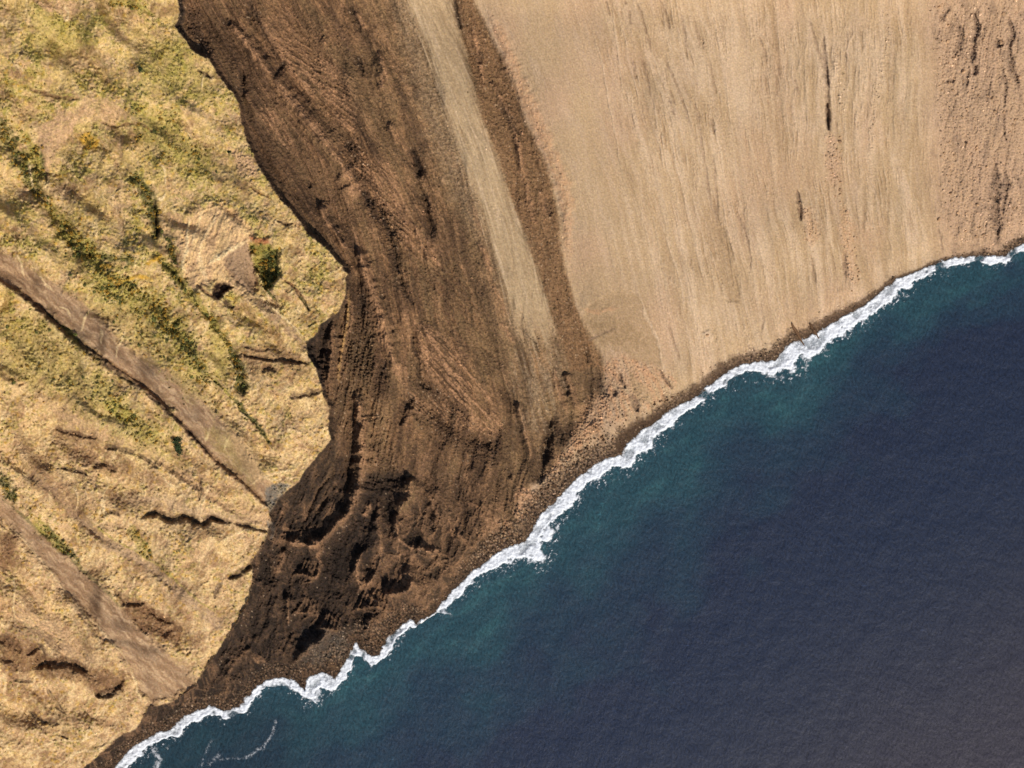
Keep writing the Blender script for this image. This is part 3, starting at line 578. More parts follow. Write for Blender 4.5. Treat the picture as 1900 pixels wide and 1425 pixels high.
# ============================ sand slope ============================
P([(1075,590),(1100,560),(1150,540),(1190,550),(1212,600),(1226,650),(1228,678),(1180,672),(1150,650),(1110,640)], 'dsand', .85, soft=5, dh=-.6)
P([(1090,600),(1120,590),(1170,600),(1200,640),(1160,640),(1110,625)], 'obrown', .28, soft=10); S([(1088,632),(1110,622),(1140,608)], 3, -.6, 'rock', .6)
S([(1186,540),(1200,590),(1220,630),(1230,680),(1240,700)], 3, 1.1, 'lsand', .7, warp=1)
P([(1080,480),(1180,480),(1200,550),(1150,560),(1090,570)], 'dsand', .25, soft=20); S([(1080,572),(1110,580),(1130,575),(1150,570)], 4, .6, 'pink', .5)
# rocky pink foot of the slope
P([(1122,680),(1150,655),(1200,672),(1240,690),(1255,712),(1245,745),(1200,760),(1165,775),(1100,800),(1060,845),(1020,900),(1010,880),(1060,815),(1105,775),(1125,730)], 'pink', .75, soft=7, rough=1.1, streak=(-25,8,40,1.2))
P([(1170,690),(1195,720),(1205,745),(1185,745),(1170,720)], 'dsand', .8, soft=4)
P([(958,905),(985,902),(1000,930),(990,960),(962,980),(956,950)], 'pink', .85, soft=6, rough=.9); P([(905,965),(950,960),(950,995),(905,1005)], 'pink', .55, soft=8, rough=.9, only='b')
P([(1090,730),(1130,740),(1110,800),(1060,840),(1060,810)], 'pink', .5, soft=6, rough=1); L([(1100,780),(1110,800),(1125,830)], 4, .6, 1); L([(1060,800),(1075,830),(1085,845)], 4, .6, 1, 'pink')
for q, w_ in (([(1150,690),(1152,705),(1162,720)], 3), ([(1168,730),(1178,745),(1182,765)], 6), ([(1222,682),(1232,700),(1248,722)], 2.5), ([(1138,720),(1142,735)], 4)):
    S(q, w_, -3, 'rock', .8, warp=1)
# rills, dark grooves, boulder gullies
for q in ([(1124,0),(1132,30)],[(1156,0),(1162,8)],[(1166,18),(1170,45)],[(1180,0),(1192,35),(1203,72),(1208,95)],[(1224,0),(1238,30),(1242,60)],[(1285,28),(1294,60),(1298,90)],[(1302,70),(1306,92)],[(1315,102),(1322,140),(1330,180)],
          [(1174,110),(1181,148)],[(1188,105),(1200,140),(1206,180)],[(1243,165),(1253,195)],[(1239,175),(1248,205),(1254,220)],[(1285,180),(1296,215),(1300,260),(1306,300)],[(1320,215),(1325,250)],[(1321,282),(1326,320),(1332,400)],
          [(1262,20),(1270,60),(1275,110)],[(1405,60),(1418,95),(1422,120)],[(1473,145),(1482,175)],[(1322,360),(1330,410),(1340,455)],[(1376,405),(1385,440),(1392,480),(1390,510)],[(1300,250),(1312,330),(1322,400)],[(1230,100),(1260,170),(1290,260)],
          [(1500,30),(1520,100),(1528,130)],[(1568,95),(1572,115)],[(1365,390),(1380,425)],[(1505,470),(1510,510),(1514,530)],[(1410,560),(1416,590),(1412,620)],[(1240,600),(1252,640),(1262,670)],[(1740,420),(1748,455),(1750,470)],[(1346,440),(1355,500),(1360,540)]):
    S(q, 2.2, -1.1, 'rock', .42, warp=1, soft=.8)
for q in ([(1135,0),(1142,60),(1150,130),(1156,170)],[(1208,90),(1225,140),(1243,180)],[(1184,140),(1187,165)],[(1100,60),(1118,120),(1130,190),(1142,250),(1150,300)],[(1224,220),(1230,260),(1238,310),(1250,345)],[(1212,180),(1222,250),(1232,320)],
          [(1345,130),(1350,170),(1356,230),(1368,280)],[(1312,110),(1318,170)],[(1382,240),(1400,290),(1420,340)],[(1426,340),(1424,370)],[(1585,60),(1575,80),(1570,95)],[(1500,350),(1508,400),(1510,440)],[(1190,400),(1205,450),(1215,500)],
          [(1305,440),(1330,500),(1345,560)],[(1225,400),(1245,470),(1270,540)],[(1430,500),(1445,560),(1460,600)],[(1270,360),(1290,430),(1310,500)],[(1360,300),(1370,360),(1380,400)]):
    S(q, 2.0, .9, 'lsand', .6, warp=1)
P([(1200,200),(1340,200),(1420,420),(1440,600),(1380,660),(1300,640),(1230,540),(1200,380)], 'lsand', .4, soft=40, streak=(-13,9,160,1.0))
P([(1325,420),(1345,420),(1368,510),(1370,560),(1350,555),(1332,500)], 'dsand', .7, soft=5, dh=-1.2); P([(1305,618),(1315,612),(1326,620),(1318,636),(1308,632)], 'lsand', .8, dh=1.5, soft=4)
P([(1260,0),(1330,0),(1345,60),(1330,160),(1290,120)], 'lsand', .3, soft=16); P([(1330,0),(1400,0),(1420,140),(1400,220),(1360,200)], 'lsand', .35, soft=20)
P([(1360,220),(1450,220),(1500,330),(1480,420),(1420,380)], 'dsand', .22, soft=30)
gl = [(1528,60),(1530,110),(1533,140),(1535,185),(1537,215),(1538,245)]
S(gl, 4.5, -2.2, 'rock', .5, warp=1); S([(1534,190),(1535,215),(1537,242)], 3.5, -6, 'rock', .9, warp=1); S([(1534,120),(1536,160)], 2.5, -2.5, 'rock', .8, warp=1)
S([(1540,245),(1545,300),(1550,345)], 13, 0, 'psand', .6, rough=1.3); S([(1550,100),(1560,170),(1568,215)], 8, .8, 'lsand', .45, rough=.9); S([(1640,20),(1650,60),(1636,130),(1620,220),(1612,330)], 8, .5, 'lsand', .4, rough=.9)
S([(1478,350),(1483,380),(1486,410)], 4, -3.5, 'rock', .75, warp=1); S([(1490,380),(1505,420),(1508,460)], 12, 0, 'pink', .35, rough=1.0); S([(1565,380),(1572,440),(1578,500),(1588,530)], 12, 0, 'pink', .4, rough=1.1); S([(1568,470),(1570,520)], 4, -1.5, 'rock', .6)
for q, w_, h_ in (([(1808,22),(1812,55),(1806,95),(1802,120)], 5, -4), ([(1808,118),(1806,140)], 5, -3.5), ([(1798,125),(1794,160)], 3, -2), ([(1871,30),(1880,60),(1872,80),(1878,120),(1888,150),(1892,165)], 5, -3.5), ([(1850,72),(1858,86)], 6, -3.5), ([(1862,205),(1864,240),(1868,265)], 2.5, -1.6),
    ([(1845,300),(1848,340),(1845,390),(1852,430),(1848,455)], 9, -4), ([(1866,310),(1868,350),(1860,400)], 5, -2.5), ([(1774,40),(1784,70),(1770,110)], 5, -2.0), ([(1742,42),(1750,30),(1765,10)], 4, -2), ([(1858,120),(1866,160),(1862,205)], 3, -1.2), ([(1752,150),(1772,150)], 3, -1.5)):
    S(q, w_, h_, 'rock', .75, rough=.8)
P([(1730,-40),(1950,-40),(1950,400),(1880,460),(1780,465),(1752,400),(1745,200)], 'rock', .18, soft=14, rough=1.1, streak=(12,9,60,1.6))
for q in ([(1690,330),(1705,420),(1712,500)],[(1670,300),(1685,400)],[(1640,300),(1650,420),(1660,510)],[(1620,380),(1630,480),(1640,530)],[(1700,380),(1722,470)]): S(q, 3, .6, 'lsand', .3); 
S([(1665,180),(1675,260),(1668,330)], 12, 0, 'dsand', .4)

# ============================ shore ============================
bw = np.interp(carc, [0], [0])
xs_ = [-600, 214, 300, 400, 480, 560, 660, 760, 815, 900, 1000, 1060, 1110, 1160, 1200, 1260, 1330, 1400, 1450, 1520, 1600, 1700, 1800, 1880, 2000]
bwid = np.interp(U, xs_,    [18, 18, 20, 20, 22, 28, 32, 24, 8, 32, 40, 34, 30, 34, 24, 20, 20, 20, 20, 22, 14, 6, 8, 14, 14]).astype(F)
bould = np.interp(U, xs_,   [.8, .8, .8, .9, 1, 1, 1, 1, .3, 1, 1, 1, 1, .4, .3, .5, .2, .7, .7, .3, .3, .2, .5, .8, .8]).astype(F)
nb = fbm(U / 18, V / 18, 101, 3)
bmask = (1 - ss(.75, 1.1, cd / (bwid * (1 + .5 * nb)))) * ss(-14, -8, cd)
bmask2 = (1 - ss(.35, .62, cd / (bwid * (1 + .5 * nb))))
mixc(bmask * .8 * (1 - .6 * bould), 'beach'); mixc(bmask * .4 * bould, 'peb'); mixc(bmask2 * .75 * (1 - .35 * bould), 'beach')
mixc((1 - ss(0, 5, cd)) * .75, 'cliffd')
bb_d, bb_i = worley(U / 4.4, V / 4.4, 55)
bz = (1 - ss(1.0, 1.5, cd / (bwid * (1 + .7 * nb)))) * ss(2, 5, cd) * bould * ss(-.3, .1, NZ2 + .25)
mixc(bz * ss(.35, .6, bb_d) * .8, 'cliffd'); mixc(bz * (1 - ss(.25, .5, bb_d)) * (bb_i > .35) * (.4 + .35 * ss(700, 950, U)), 'rock'); mixc(bz * (1 - ss(.2, .4, bb_d)) * (bb_i > .7) * (.35 + .35 * ss(700, 950, U)), 'dsand')
BZ = bz
ROUGH += 1.9 * bz
P([(1140,838),(1150,808),(1185,785),(1230,765),(1250,760),(1207,792),(1174,816),(1158,842)], 'beach', .95, soft=3)
P([(560,1180),(600,1165),(650,1185),(640,1215),(600,1235),(560,1220)], 'grey', .3, soft=14, rough=.5)
ybed = [(776,1160),(800,1146),(814,1136)]; S(ybed, 2.5, .5, 'yellow', .6, warp=1)
BEACH = (cd > -30) & (cd < bwid * .8 * (1 + .5 * nb))

# ------------------------------------------------------------------ final relief
near = ss(2, 40, cd)
CH = ss(.15, .75, CHS)
r1 = fbm(U / 7.5, V / 7.5, 111, 3, .6); r2 = worley(U / 4.6, V / 4.6, 8)[0]; r3 = fbm(U / 3.2, V / 3.2, 117, 2)
lowb = bm * ss(860, 980, V) * ss(1.0, .4, 0 * U) 
hs += .5 * ss(.1, .5, s3) * streaky
Hh += 1.25 * hs * sm * near + hb * near * .9 + hg * near + hgt * near * (1 - .85 * BARE)
rub = np.clip(ROUGH, 0, 2.2)
Hh += (1.0 * r1 + .62 * r3) * bm * (1 - .8 * CH) + rubble_b * bm * (1.1 * np.clip(.55 - r2, 0, 1) + .5 * r3) + (.16 * r3 + .1 * r1) * sm
Hh += 3.4 * swirl * bm * ss(840, 1000, V) * ss(10, 50, cd) * ss(0, 60, bd)
Hh += rub * (0.9 * np.clip(.55 - r2, 0, 1) * 1.9 + .5 * r1 + .25 * r3)
Hh += D
# crest lip + blocky face below the grass edge
Hh += 1.2 * ss(-2, 1, ed) * (1 - ss(1, 9, ed)) * fbm(U / 10, V / 10, 131, 3) * near
Hh += 3.0 * np.exp(-((ed + 7) / 6) ** 2) * ridged(earc / 14, ed / 20, 133, 3) * ss(8, 25, drop)
# shore: water line and the sea bed
shore = 0.16 * np.maximum(cd, 0) + 0.25 + .5 * np.clip(rub, 0, 1.3) * np.clip(.5 - r2, 0, 1) * 3 + .25 * r1
Hh = np.where(cd < 60, shore * (1 - ss(8, 45, cd)) + np.maximum(Hh, .5) * ss(8, 45, cd), Hh)
sea_bed = -0.12 * np.minimum(-cd, 300)
Hh = np.where(cd < 0, sea_bed + .25 * np.exp(cd / 2), Hh).astype(F)
# fine colour grain on the bare surfaces
gn = 1 + (.10 + .16 * bm * (1 - CH)) * r3 + .09 * fbm(U / 2.6, V / 2.6, 141, 1) + .12 * bm * r1 + .05 * gm * g3
C *= gn[..., None]
C[..., 0] += 5 * perlin(U / 3.1, V / 3.1, 143); C[..., 2] += 6 * perlin(U / 3.4, V / 3.4, 144)
spk = (_h(np.floor(U / 2.2).astype(np.int64), np.floor(V / 2.2).astype(np.int64), 7) > .985) & (rub > .25)
C[spk] = C[spk] * .5 + COL['lsand'] * .5
C = np.clip(C, 8, 250)

def tolin(a):
    a = a / 255.0
    return np.where(a < .04045, a / 12.92, ((a + .055) / 1.055) ** 2.4)
ALB = 0.62
def world(u, v, z):
    s = MPP * (HC - z) / HC
    return (u - 950) * s, (712.5 - v) * s
X, Y = world(U, V, Hh)

def sample(u, v):
    j = np.clip(np.searchsorted(ua, u) - 1, 0, NC - 2); i = np.clip(np.searchsorted(va, v) - 1, 0, NR - 2)
    fx = np.clip((u - ua[j]) / (ua[j + 1] - ua[j]), 0, 1); fy = np.clip((v - va[i]) / (va[i + 1] - va[i]), 0, 1)
    z = (Hh[i, j] * (1 - fx) + Hh[i, j + 1] * fx) * (1 - fy) + (Hh[i + 1, j] * (1 - fx) + Hh[i + 1, j + 1] * fx) * fy
    return z
def pick(A, u, v):
    j = np.clip(np.searchsorted(ua, u), 0, NC - 1); i = np.clip(np.searchsorted(va, v), 0, NR - 1); return A[i, j]

# ------------------------------------------------------------------ materials
def new_mat(name, rough=.95, spec=.15):
    m = bpy.data.materials.new(name); m.use_nodes = True
    b = m.node_tree.nodes['Principled BSDF']; b.inputs['Roughness'].default_value = rough
    b.inputs['Specular IOR Level'].default_value = spec
    return m, m.node_tree, b
def ground_mat(name, scale=1.0, amt=.3, bump=.25):
    m, t, b = new_mat(name, .95, .1)
    at = t.nodes.new('ShaderNodeAttribute'); at.attribute_name = 'ground'
    tc = t.nodes.new('ShaderNodeTexCoord')
    n = t.nodes.new('ShaderNodeTexNoise'); n.inputs['Scale'].default_value = .42 * scale; n.inputs['Detail'].default_value = 5; n.inputs['Roughness'].default_value = .7
    r = t.nodes.new('ShaderNodeMapRange'); r.inputs[1].default_value = .3; r.inputs[2].default_value = .7; r.inputs[3].default_value = 1 - amt; r.inputs[4].default_value = 1 + amt
    mx = t.nodes.new('ShaderNodeMix'); mx.data_type = 'RGBA'; mx.blend_type = 'MULTIPLY'; mx.inputs[0].default_value = 1
    cb = t.nodes.new('ShaderNodeCombineColor')
    t.links.new(tc.outputs['Object'], n.inputs['Vector']); t.links.new(n.outputs[0], r.inputs[0])
    for q in range(3): t.links.new(r.outputs[0], cb.inputs[q])
    t.links.new(at.outputs['Color'], mx.inputs[6]); t.links.new(cb.outputs[0], mx.inputs[7]); t.links.new(mx.outputs[2], b.inputs['Base Color'])
    bp = t.nodes.new('ShaderNodeBump'); bp.inputs['Strength'].default_value = 1; bp.inputs['Distance'].default_value = bump
    n2 = t.nodes.new('ShaderNodeTexNoise'); n2.inputs['Scale'].default_value = 1.1 * scale; n2.inputs['Detail'].default_value = 4
    t.links.new(tc.outputs['Object'], n2.inputs['Vector']); t.links.new(n2.outputs[0], bp.inputs['Height']); t.links.new(bp.outputs[0], b.inputs['Normal'])
    return m
MATS = {'hillside': ground_mat('dry_grass_ground', 1.0, .36, .3), 'scree_slope': ground_mat('brown_scree', .9, .42, .6), 'sand_slope': ground_mat('ash_sand', .8, .13, .2),
        'beach': ground_mat('wet_pebbles', 1.2, .3, .5), 'gravel_wash': ground_mat('wash_gravel', 1, .18, .3), 'ash_chute': ground_mat('grey_ash', .9, .09, .12), 'sea_bed': ground_mat('sea_bed_sand', 1, .1, .1)}

def mesh_from(name, co, quads, mat, col=None, kind=None, smooth=True):
    used = np.unique(quads); remap = np.zeros(len(co), np.int64); remap[used] = np.arange(len(used))
    q = remap[quads]; co = co[used]
    me = bpy.data.meshes.new(name)
    me.vertices.add(len(co)); me.vertices.foreach_set('co', np.ascontiguousarray(co, F).ravel())
    k_ = q.shape[1]
    me.loops.add(q.size); me.loops.foreach_set('vertex_index', q.ravel().astype(np.int32))
    me.polygons.add(len(q)); me.polygons.foreach_set('loop_start', np.arange(0, q.size, k_, dtype=np.int32)); me.polygons.foreach_set('loop_total', np.full(len(q), k_, np.int32))
    me.update(calc_edges=True)
    me.polygons.foreach_set('use_smooth', np.full(len(q), smooth, bool))
    if col is not None:
        a = me.color_attributes.new('ground', 'FLOAT_COLOR', 'POINT')
        cc = np.ones((len(used), 4), F); cc[:, :3] = col[used]; a.data.foreach_set('color', cc.ravel())
    me.materials.append(mat)
    o = bpy.data.objects.new(name, me); sc.collection.objects.link(o)
    if kind: o['kind'] = kind
    return o
def tag(o, label, cat, group=None, kind=None):
    o['label'] = label; o['category'] = cat
    if group: o['group'] = group
    if kind: o['kind'] = kind
    return o

idx = np.arange(NR * NC).reshape(NR, NC)
quads = np.stack([idx[:-1, :-1], idx[1:, :-1], idx[1:, 1:], idx[:-1, 1:]], -1).reshape(-1, 4)
co = np.stack([X, Y, Hh], -1).reshape(-1, 3)
cl = (tolin(C) * ALB).reshape(-1, 3).astype(F)
reg = np.where(ing, 0, np.where(inb, 1, 2))
reg = np.where(WASH & ing, 4, reg)
reg = np.where((CH > .5) & (reg == 1), 6, reg)
reg = np.where(BEACH & ~(ing & (cd > 12)), 3, reg)
reg = np.where(cd < -3, 5, reg)
rq = reg[:-1, :-1].reshape(-1)
LAB = {0: ('hillside', 'dry grass hillside with green tufts, above the edge of the brown scree'), 1: ('scree_slope', 'dark reddish brown scree slope falling from the grass edge'),
       2: ('sand_slope', 'smooth pale tan ash slope running down to the surf'), 3: ('beach', 'dark brown pebble and boulder beach along the surf'),
       4: ('gravel_wash', 'bare grey brown gravel washes crossing the grassy hillside'), 5: ('sea_bed', 'sea bed under the dark water'), 6: ('ash_chute', 'smooth grey tan ash chute running down through the brown scree')}
for kreg, (nm, lb) in LAB.items():
    qq = quads[rq == kreg]
    if len(qq) == 0: continue
    o = mesh_from(nm, co, qq, MATS[nm], cl, 'structure'); tag(o, lb, 'ground')

# ------------------------------------------------------------------ water
su = axis(-40, 1940, 5.0, -26000, 30000, 1.22); sv = axis(-40, 1466, 5.0, -22000, 26000, 1.22)
SU, SV = np.meshgrid(su, sv)
sd_, _, _ = seg_dist(SU, SV, COAST)
inl = inside(SU, SV, COAST + [(4600, -9000), (-9000, -9000), (-9000, 3100)])
sdd = np.where(inl, 0, sd_)
wn = fbm(SU / 120, SV / 120, 201, 4); wn2 = fbm((SU - SV * .7) / 90, (SV + SU * .7) / 38, 203, 5, .6)
W1 = c(40,78,90); W2 = c(35,60,80); W3 = c(34,47,72); W4 = c(62,58,70); W0 = c(60,108,112)
dd = sdd * (1 + .45 * wn) + 60 * wn + 55 * wn2
# a wider milky plume off the middle of the shore, narrower to the right and in the lower left bay
pw = np.interp(SU, [-400, 200, 420, 650, 900, 1250, 1500, 1800, 2200], [.5, .55, .6, .85, .95, .95, .8, .45, .4])
dd = dd / pw
WC = np.broadcast_to(W1, SU.shape + (3,)).copy()
def mw(m, col):
    global WC
    WC += m[..., None] * (col - WC)
mw(ss(-.05, .35, wn2) * .6, W0)
mw(ss(60, 190, dd), W2); mw(ss(170, 360, dd), W3); mw(ss(350, 900, sdd), W4 )  # outermost tone lightened, sun glint put into the water colour
mw((1 - ss(20, 60, dd)) * .3 * ss(0, .5, wn2 + .2), W2)
mw((1 - ss(440, 700, SU)) * ss(1270, 1340, SV) * .6, c(26,52,66))
idw = np.arange(SU.size).reshape(SU.shape)
qw = np.stack([idw[:-1, :-1], idw[1:, :-1], idw[1:, 1:], idw[:-1, 1:]], -1).reshape(-1, 4)
keep = ~(blur(inl.astype(F), 2, 1) > .999)
keep = (keep[:-1, :-1]).reshape(-1)
wx, wy = world(SU, SV, 0.0)
wz = .25 * fbm(SU / 22, SV / 10, 207, 3) * (np.abs(SU) < 4000)
mwat, t, b = new_mat('sea_water', .5, .5)
b.inputs['IOR'].default_value = 1.33
at = t.nodes.new('ShaderNodeAttribute'); at.attribute_name = 'ground'
tc = t.nodes.new('ShaderNodeTexCoord'); mp = t.nodes.new('ShaderNodeMapping'); mp.inputs['Rotation'].default_value = (0, 0, math.radians(28)); mp.inputs['Scale'].default_value = (1.0, .72, 1)
t.links.new(tc.outputs['Object'], mp.inputs[0])
n1 = t.nodes.new('ShaderNodeTexNoise'); n1.inputs['Scale'].default_value = .42; n1.inputs['Detail'].default_value = 6; n1.inputs['Roughness'].default_value = .72
n2 = t.nodes.new('ShaderNodeTexNoise'); n2.inputs['Scale'].default_value = .05; n2.inputs['Detail'].default_value = 3
t.links.new(mp.outputs[0], n1.inputs['Vector']); t.links.new(mp.outputs[0], n2.inputs['Vector'])
ad = t.nodes.new('ShaderNodeMath'); ad.operation = 'MULTIPLY_ADD'; ad.inputs[1].default_value = 2.5
t.links.new(n2.outputs[0], ad.inputs[0]); t.links.new(n1.outputs[0], ad.inputs[2])
bp = t.nodes.new('ShaderNodeBump'); bp.inputs['Distance'].default_value = .55; bp.inputs['Strength'].default_value = 1
t.links.new(ad.outputs[0], bp.inputs['Height']); t.links.new(bp.outputs[0], b.inputs['Normal'])
r = t.nodes.new('ShaderNodeMapRange'); r.inputs[1].default_value = .35; r.inputs[2].default_value = .75; r.inputs[3].default_value = .62; r.inputs[4].default_value = 1.9
t.links.new(n1.outputs[0], r.inputs[0])
mp2 = t.nodes.new('ShaderNodeMapping'); mp2.inputs['Rotation'].default_value = (0, 0, math.radians(-50)); mp2.inputs['Scale'].default_value = (.22, 1.0, 1)
n3 = t.nodes.new('ShaderNodeTexNoise'); n3.inputs['Scale'].default_value = .5; n3.inputs['Detail'].default_value = 3; t.links.new(tc.outputs['Object'], mp2.inputs[0]); t.links.new(mp2.outputs[0], n3.inputs['Vector'])
fl = t.nodes.new('ShaderNodeMapRange'); fl.inputs[1].default_value = .66; fl.inputs[2].default_value = .80; fl.inputs[3].default_value = 0; fl.inputs[4].default_value = 1.3; t.links.new(n3.outputs[0], fl.inputs[0])
ra = t.nodes.new('ShaderNodeMath'); ra.operation = 'ADD'; t.links.new(r.outputs[0], ra.inputs[0]); t.links.new(fl.outputs[0], ra.inputs[1])
mx = t.nodes.new('ShaderNodeVectorMath'); mx.operation = 'SCALE'
t.links.new(at.outputs['Color'], mx.inputs[0]); t.links.new(ra.outputs[0], mx.inputs['Scale']); t.links.new(mx.outputs[0], b.inputs['Base Color'])
WALB = .62
wo = mesh_from('water', np.stack([wx, wy, wz], -1).reshape(-1, 3), qw[keep], mwat, (tolin(WC) * WALB).reshape(-1, 3).astype(F), 'structure')
tag(wo, 'dark blue sea, teal and milky near the shore', 'sea')

# ------------------------------------------------------------------ surf
fu_ = np.arange(180, 1960, 1.15); fv_ = np.arange(400, 1470, 1.15)
FU, FV = np.meshgrid(fu_.astype(F), fv_.astype(F))
e1 = fbm(FU / 22, FV / 22, 301, 4, .6); e2 = fbm(FU / 7, FV / 7, 303, 4, .7)
fwu = FU + 2.2 * fbm(FU / 16, FV / 16, 3, 3); fwv = FV + 2.2 * fbm(FU / 16, FV / 16, 9, 3)
nearm = np.zeros(FU.shape, bool)
fd = np.full(FU.shape, 1e9, F)
for p, q in zip(COAST[:-1], COAST[1:]):
    if max(p[0], q[0]) < 100 or min(p[0], q[0]) > 2300: continue
    i0, i1 = np.searchsorted(fu_, [min(p[0], q[0]) - 95, max(p[0], q[0]) + 95]); j0, j1 = np.searchsorted(fv_, [min(p[1], q[1]) - 95, max(p[1], q[1]) + 95])
    s_ = (slice(j0, j1), slice(i0, i1)); d, _, _ = seg_dist(fwu[s_], fwv[s_], [p, q]); fd[s_] = np.minimum(fd[s_], d)
finl = inside(fwu, fwv, COAST + [(4600, -9000), (-9000, -9000), (-9000, 3100)])
fsd = np.where(finl, -fd, fd)
xk = [180, 230, 300, 345, 400, 440, 480, 530, 560, 590, 620, 650, 665, 690, 706, 725, 765, 775, 812, 825, 860, 900, 935, 975, 1000, 1030, 1060, 1090, 1130, 1160, 1200, 1240, 1290, 1340, 1390, 1440, 1480, 1520, 1560, 1620, 1680, 1740, 1800, 1850, 1900, 1960]
wk = [12, 15, 16, 17, 11, 11, 11, 12, 18, 22, 20, 13, 12, 14, 6, 14, 12, 1, 1, 12, 15, 13, 20, 30, 38, 34, 20, 19, 21, 24, 26, 20, 15, 15, 17, 25, 30, 32, 24, 21, 19, 13, 12, 12, 13, 13]
fw = (np.interp(FU, xk, wk) * 1.18).astype(F)
tt = fsd / (fw * np.clip(1 + 1.0 * fbm(FU / 34, FV / 34, 305, 4, .6), .45, 1.7))
# swash apron, a bright breaker line off it, and torn fringes
wide = ss(14, 26, fw)
e3 = fbm((FU * .6 - FV * .8) / 9, (FU * .8 + FV * .6) / 3.2, 321, 4, .7)      # streaks running shoreward
brk = np.exp(-((tt - .62 - .22 * e1) / (.20 + .1 * e1)) ** 2)
apron = (1 - ss(.5, .75, tt)) * ss(-.25, .12, fsd * .06 + .5 * e1 + .2) * (.88 - .34 * wide * ss(-.1, .3, fbm(FU / 26, FV / 26, 307, 3)) + .35 * e2)
fringe = (1 - ss(.7, 2.0, tt + .5 * e1)) * ss(-.05, .45, .6 * e3 + .7 * e2 - .02) * 1.0 * (fsd > 0)
den = np.maximum(np.maximum(brk * (1.15 + .5 * e2), apron), fringe) * ss(-5, 1.0, fsd + 5 * e1 + 3 * e2)
den *= .25 + .75 * ss(-.35, .0, fbm(FU / 30, FV / 30, 325, 3) + .5 * wide)
def stroke_foam(pts, wd, a):
    global den
    d, _, arc = seg_dist(FU + 4 * e1, FV + 4 * e1, pts)
    den = np.maximum(den, a * np.exp(-(d / wd) ** 2) * ss(-.3, .35, e2 + .2))
stroke_foam([(512,1338),(506,1360),(488,1386),(457,1405)], 4.5, .42); stroke_foam([(457,1405),(425,1408),(405,1408)], 3.5, .3); stroke_foam([(392,1372),(380,1400),(370,1425)], 3, .3)
stroke_foam([(578,1262),(590,1280),(585,1292)], 7, .75); stroke_foam([(1492,648),(1500,668),(1495,684)], 5, .45); stroke_foam([(1515,655),(1530,650)], 4, .35)
stroke_foam([(1415,690),(1440,702),(1452,700)], 4, .45); stroke_foam([(285,1390),(296,1408),(290,1425)], 6, .6); stroke_foam([(405,1400),(390,1418)], 6, .35)
stroke_foam([(540,1262),(562,1285)], 4, .6)
den = np.clip(den, 0, 1)
lump = np.clip(.55 * den, 0, 1) * (1.0 + 1.0 * e2 + .6 * e1)
fz = .35 + .2 * np.maximum(-fsd, 0) + (fsd < 0) * .25 + 1.5 * np.maximum(lump, 0) * ss(.2, .8, den)
ff = idx2 = np.arange(FU.size).reshape(FU.shape)
qf = np.stack([idx2[:-1, :-1], idx2[1:, :-1], idx2[1:, 1:], idx2[:-1, 1:]], -1).reshape(-1, 4)
kf = (np.maximum(np.maximum(den[:-1, :-1], den[1:, 1:]), np.maximum(den[1:, :-1], den[:-1, 1:])) > .03).reshape(-1)
fx_, fy_ = world(FU, FV, 0.0)
fm, t, b = new_mat('sea_foam', .7, .2)
at = t.nodes.new('ShaderNodeAttribute'); at.attribute_name = 'ground'
tc = t.nodes.new('ShaderNodeTexCoord'); n = t.nodes.new('ShaderNodeTexNoise'); n.inputs['Scale'].default_value = .9; n.inputs['Detail'].default_value = 8; n.inputs['Roughness'].default_value = .8
t.links.new(tc.outputs['Object'], n.inputs['Vector'])
sp = t.nodes.new('ShaderNodeSeparateColor'); t.links.new(at.outputs['Color'], sp.inputs[0])
m1 = t.nodes.new('ShaderNodeMath'); m1.operation = 'MULTIPLY_ADD'; m1.inputs[1].default_value = 1.35; t.links.new(sp.outputs[0], m1.inputs[0])
m2 = t.nodes.new('ShaderNodeMath'); m2.operation = 'MULTIPLY_ADD'; m2.inputs[1].default_value = 1.9; m2.inputs[2].default_value = -1.2; t.links.new(n.outputs[0], m2.inputs[0]); t.links.new(m2.outputs[0], m1.inputs[2])
m1.use_clamp = True; t.links.new(m1.outputs[0], b.inputs['Alpha'])
b.inputs['Base Color'].default_value = (.80, .83, .86, 1)
fo = mesh_from('surf', np.stack([fx_, fy_, fz], -1).reshape(-1, 3), qf[kf], fm, np.repeat(den.reshape(-1, 1), 3, 1).astype(F), 'stuff')
tag(fo, 'white breaking surf and foam along the whole shore', 'surf', kind='stuff')

# ------------------------------------------------------------------ rocks
rng = np.random.default_rng(11); random.seed(5)
import bmesh
def rock_mesh(seed, sub=2):
    bm_ = bmesh.new(); bmesh.ops.create_icosphere(bm_, subdivisions=sub, radius=1)
    r_ = random.Random(seed); pl = [(Vector((r_.gauss(0, 1), r_.gauss(0, 1), r_.gauss(0, 1))).normalized(), r_.uniform(.55, .85)) for _ in range(9)]
    sx, sy, sz = r_.uniform(.85, 1.25), r_.uniform(.7, 1.0), r_.uniform(.55, .8)
    for v in bm_.verts:
        n_ = v.co.normalized(); k_ = 1.0
        for d_, o_ in pl:
            dt = n_.dot(d_)
            if dt > 0: k_ = min(k_, o_ / dt)
        v.co = n_ * k_ * r_.uniform(.95, 1.03); v.co.x *= sx; v.co.y *= sy; v.co.z *= sz
    me = bpy.data.meshes.new('boulder'); bm_.to_mesh(me); bm_.free(); return me
